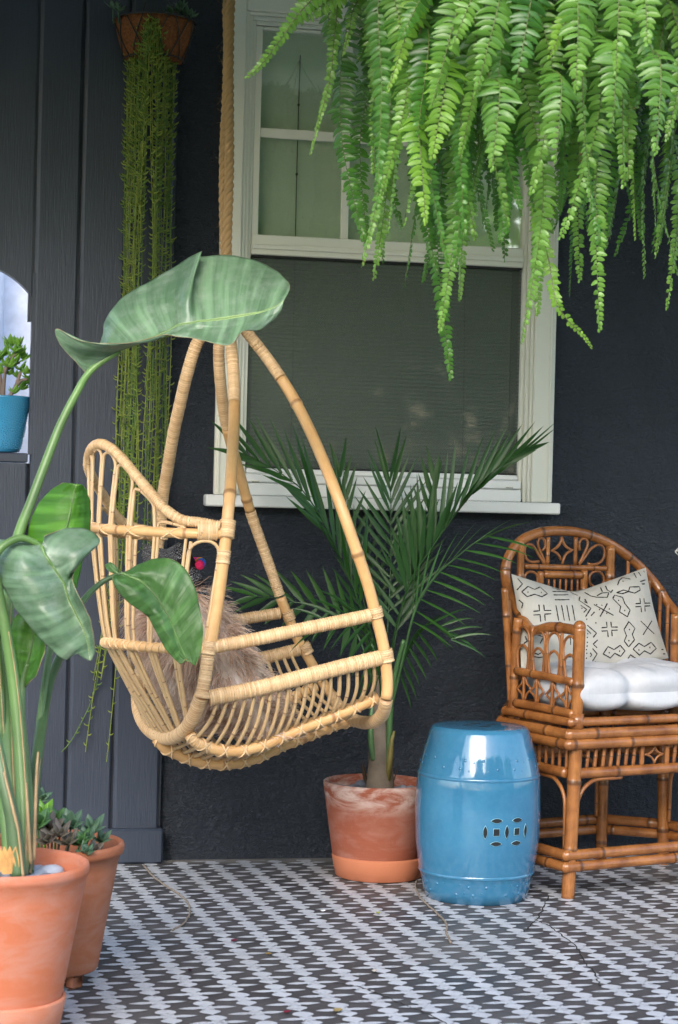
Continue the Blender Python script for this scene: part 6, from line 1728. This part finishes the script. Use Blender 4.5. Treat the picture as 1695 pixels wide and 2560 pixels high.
def rosette(root, p, ax, n_, L_, w, mat, parent, rnd, name='rosette'):
    b = MB(); ax = ax.normalized(); o1 = ax.orthogonal().normalized(); o2 = ax.cross(o1)
    b.tube([root, lerp(root, p, .5)+Vector((rnd.uniform(-.004, .004), 0, .003)), p], [.0028, .0026, .0022], 6)
    for i in range(n_):
        a = i*2.4; e = lerp(1.25, .35, i/n_); d = (o1*math.cos(a)+o2*math.sin(a))*math.sin(e)+ax*math.cos(e)
        fat_leaf(b, p+ax*(.002*i/n_), d, L_*lerp(1, .7, i/n_)*rnd.uniform(.85, 1.1), w, .22, ax)
    return b.build(name, mat, parent)
rnd = random.Random(10)
for nm, lab, specs in (('left', 'small rosette succulent at the left rim of the wall basket', [(296, 28), (283, 22)]), ('right', 'leafy blue green succulent at the right rim of the wall basket', [(446, 30), (466, 36), (455, 20), (428, 34), (478, 42)])):
    e_ = empty('succulent', PY(specs[0][0], 55, -.12), lab, 'succulent')
    for x, y in specs:
        p = PY(x, y, -.13); rosette(PY(x+2, 58, -.10), p, Vector((rnd.uniform(-.4, .4), -.4, 1)), 6, .034, .016, M['rose'], e_, rnd)
# jade plant
jd = empty('jade_plant', (jp.x, jp.y, jz+jh-.03), 'bright green jade plant growing in the turquoise pot in the arched opening', 'succulent')
def P2(x, y, yy=.01): return PY(x, y, yy)
rnd = random.Random(15)
br = [[(8, 1000), (10, 960), (14, 925), (18, 895)], [(6, 1000), (2, 950), (-4, 915)], [(22, 995), (38, 970), (52, 952), (70, 948)], [(12, 930), (26, 900), (40, 885)], [(14, 925), (34, 912), (50, 905)], [(-6, 1000), (-20, 950), (-40, 920)], [(40, 968), (52, 930)]]
for i, l in enumerate(br):
    b = MB(); pts = cr([P2(x, y, .01+.02*math.sin(i*2)) for x, y in l], 4); b.tube(pts, [.0065*(1-.45*k_/len(pts)) for k_ in range(len(pts))], 8); b.build('branch', m_plain('jade_bark_%d' % i, (.20, .15, .12), .8) if i == 0 else bpy.data.materials['jade_bark_0'], jd)
tips = [(20, 872), (38, 880), (52, 886), (10, 890), (2, 902), (60, 900), (30, 895), (74, 948), (62, 962), (50, 925), (40, 905), (28, 920), (-10, 900), (-30, 905), (44, 945), (56, 975), (14, 915), (24, 938), (66, 935), (46, 868), (28, 862), (4, 935), (36, 985)]
for i, (x, y) in enumerate(tips):
    b = MB(); yy = .01+rnd.uniform(-.03, .03); c = P2(x, y, yy)
    for k_ in range(6):
        a = k_*2.4+rnd.uniform(-.4, .4); d = Vector((math.cos(a)*.75, math.sin(a)*.6, rnd.uniform(.2, 1.2))); fat_leaf(b, c, d, rnd.uniform(.026, .038), rnd.uniform(.013, .018), .35)
    b.build('leaf_cluster', M['jadeg'], jd)
p = P2(58, 905, -.02); b = MB(); fat_leaf(b, P2(46, 905, -.02), Vector((1, -.1, .38)), .044, .017, .35); b.build('leaf_cluster', M['jadeg'], jd)
# succulents in the aged pot
rs = empty('succulent_group', (PB.x, PB.y, .265), 'mixed grey green and reddish succulents spilling from the aged pot at left', 'succulent')
rnd = random.Random(18)
sp_ = [(178, 2068, 4.36, 'rose', .050, .026, 7), (228, 2080, 4.40, 'rose', .050, .024, 5), (215, 2100, 4.34, 'rose', .040, .020, 6), (252, 2105, 4.42, 'rose', .040, .016, 4), (100, 2000, 4.45, 'rose', .036, .022, 6), (108, 2040, 4.4, 'jadeg', .045, .024, 5),
       (95, 2065, 4.32, 'rosed', .055, .032, 6), (130, 2075, 4.34, 'rosep', .045, .022, 6), (150, 2090, 4.30, 'rosep', .042, .018, 6), (120, 2105, 4.30, 'rosep', .042, .024, 6), (200, 2110, 4.32, 'rosed', .040, .020, 6), (170, 2110, 4.30, 'rosep', .040, .018, 6),
       (232, 2130, 4.36, 'rosep', .036, .020, 6), (215, 2135, 4.3, 'rose', .032, .018, 6), (80, 2085, 4.35, 'rosep', .040, .022, 6), (140, 2055, 4.42, 'rosed', .04, .022, 5)]
M['rosed'] = m_leaf('deep_green_succulent', (.045, .13, .035), (.09, .20, .06), rough=.4, tw=.12, noise_sc=30)
for x, y, z, mt, L_, w, n_ in sp_:
    p = P(x, y, z); rt_ = Vector((lerp(p.x, PB.x, .3), lerp(p.y, PB.y, .3), .265)); rosette(rt_, p, Vector((rnd.uniform(-.3, .5), -.55, 1)), n_+2, L_, w, M[mt], rs, rnd)
# chipped white paint fleck of a flower at the right edge
b = MB(); fat_leaf(b, PY(1688, 1378, -.10), Vector((.5, -.1, -.8)), .016, .007, .4); fat_leaf(b, PY(1688, 1378, -.10), Vector((.9, -.1, .1)), .014, .006, .4)
b.tube([PY(1688, 1378, -.10), PY(1700, 1368, -.09), PY(1760, 1380, -.06)], .001, 4)
tag(b.build('white_flower', m_plain('white_petal', (.8, .8, .74), .5)), 'tiny white blossom tip against the dark wall above the bamboo chair arm', 'flower')
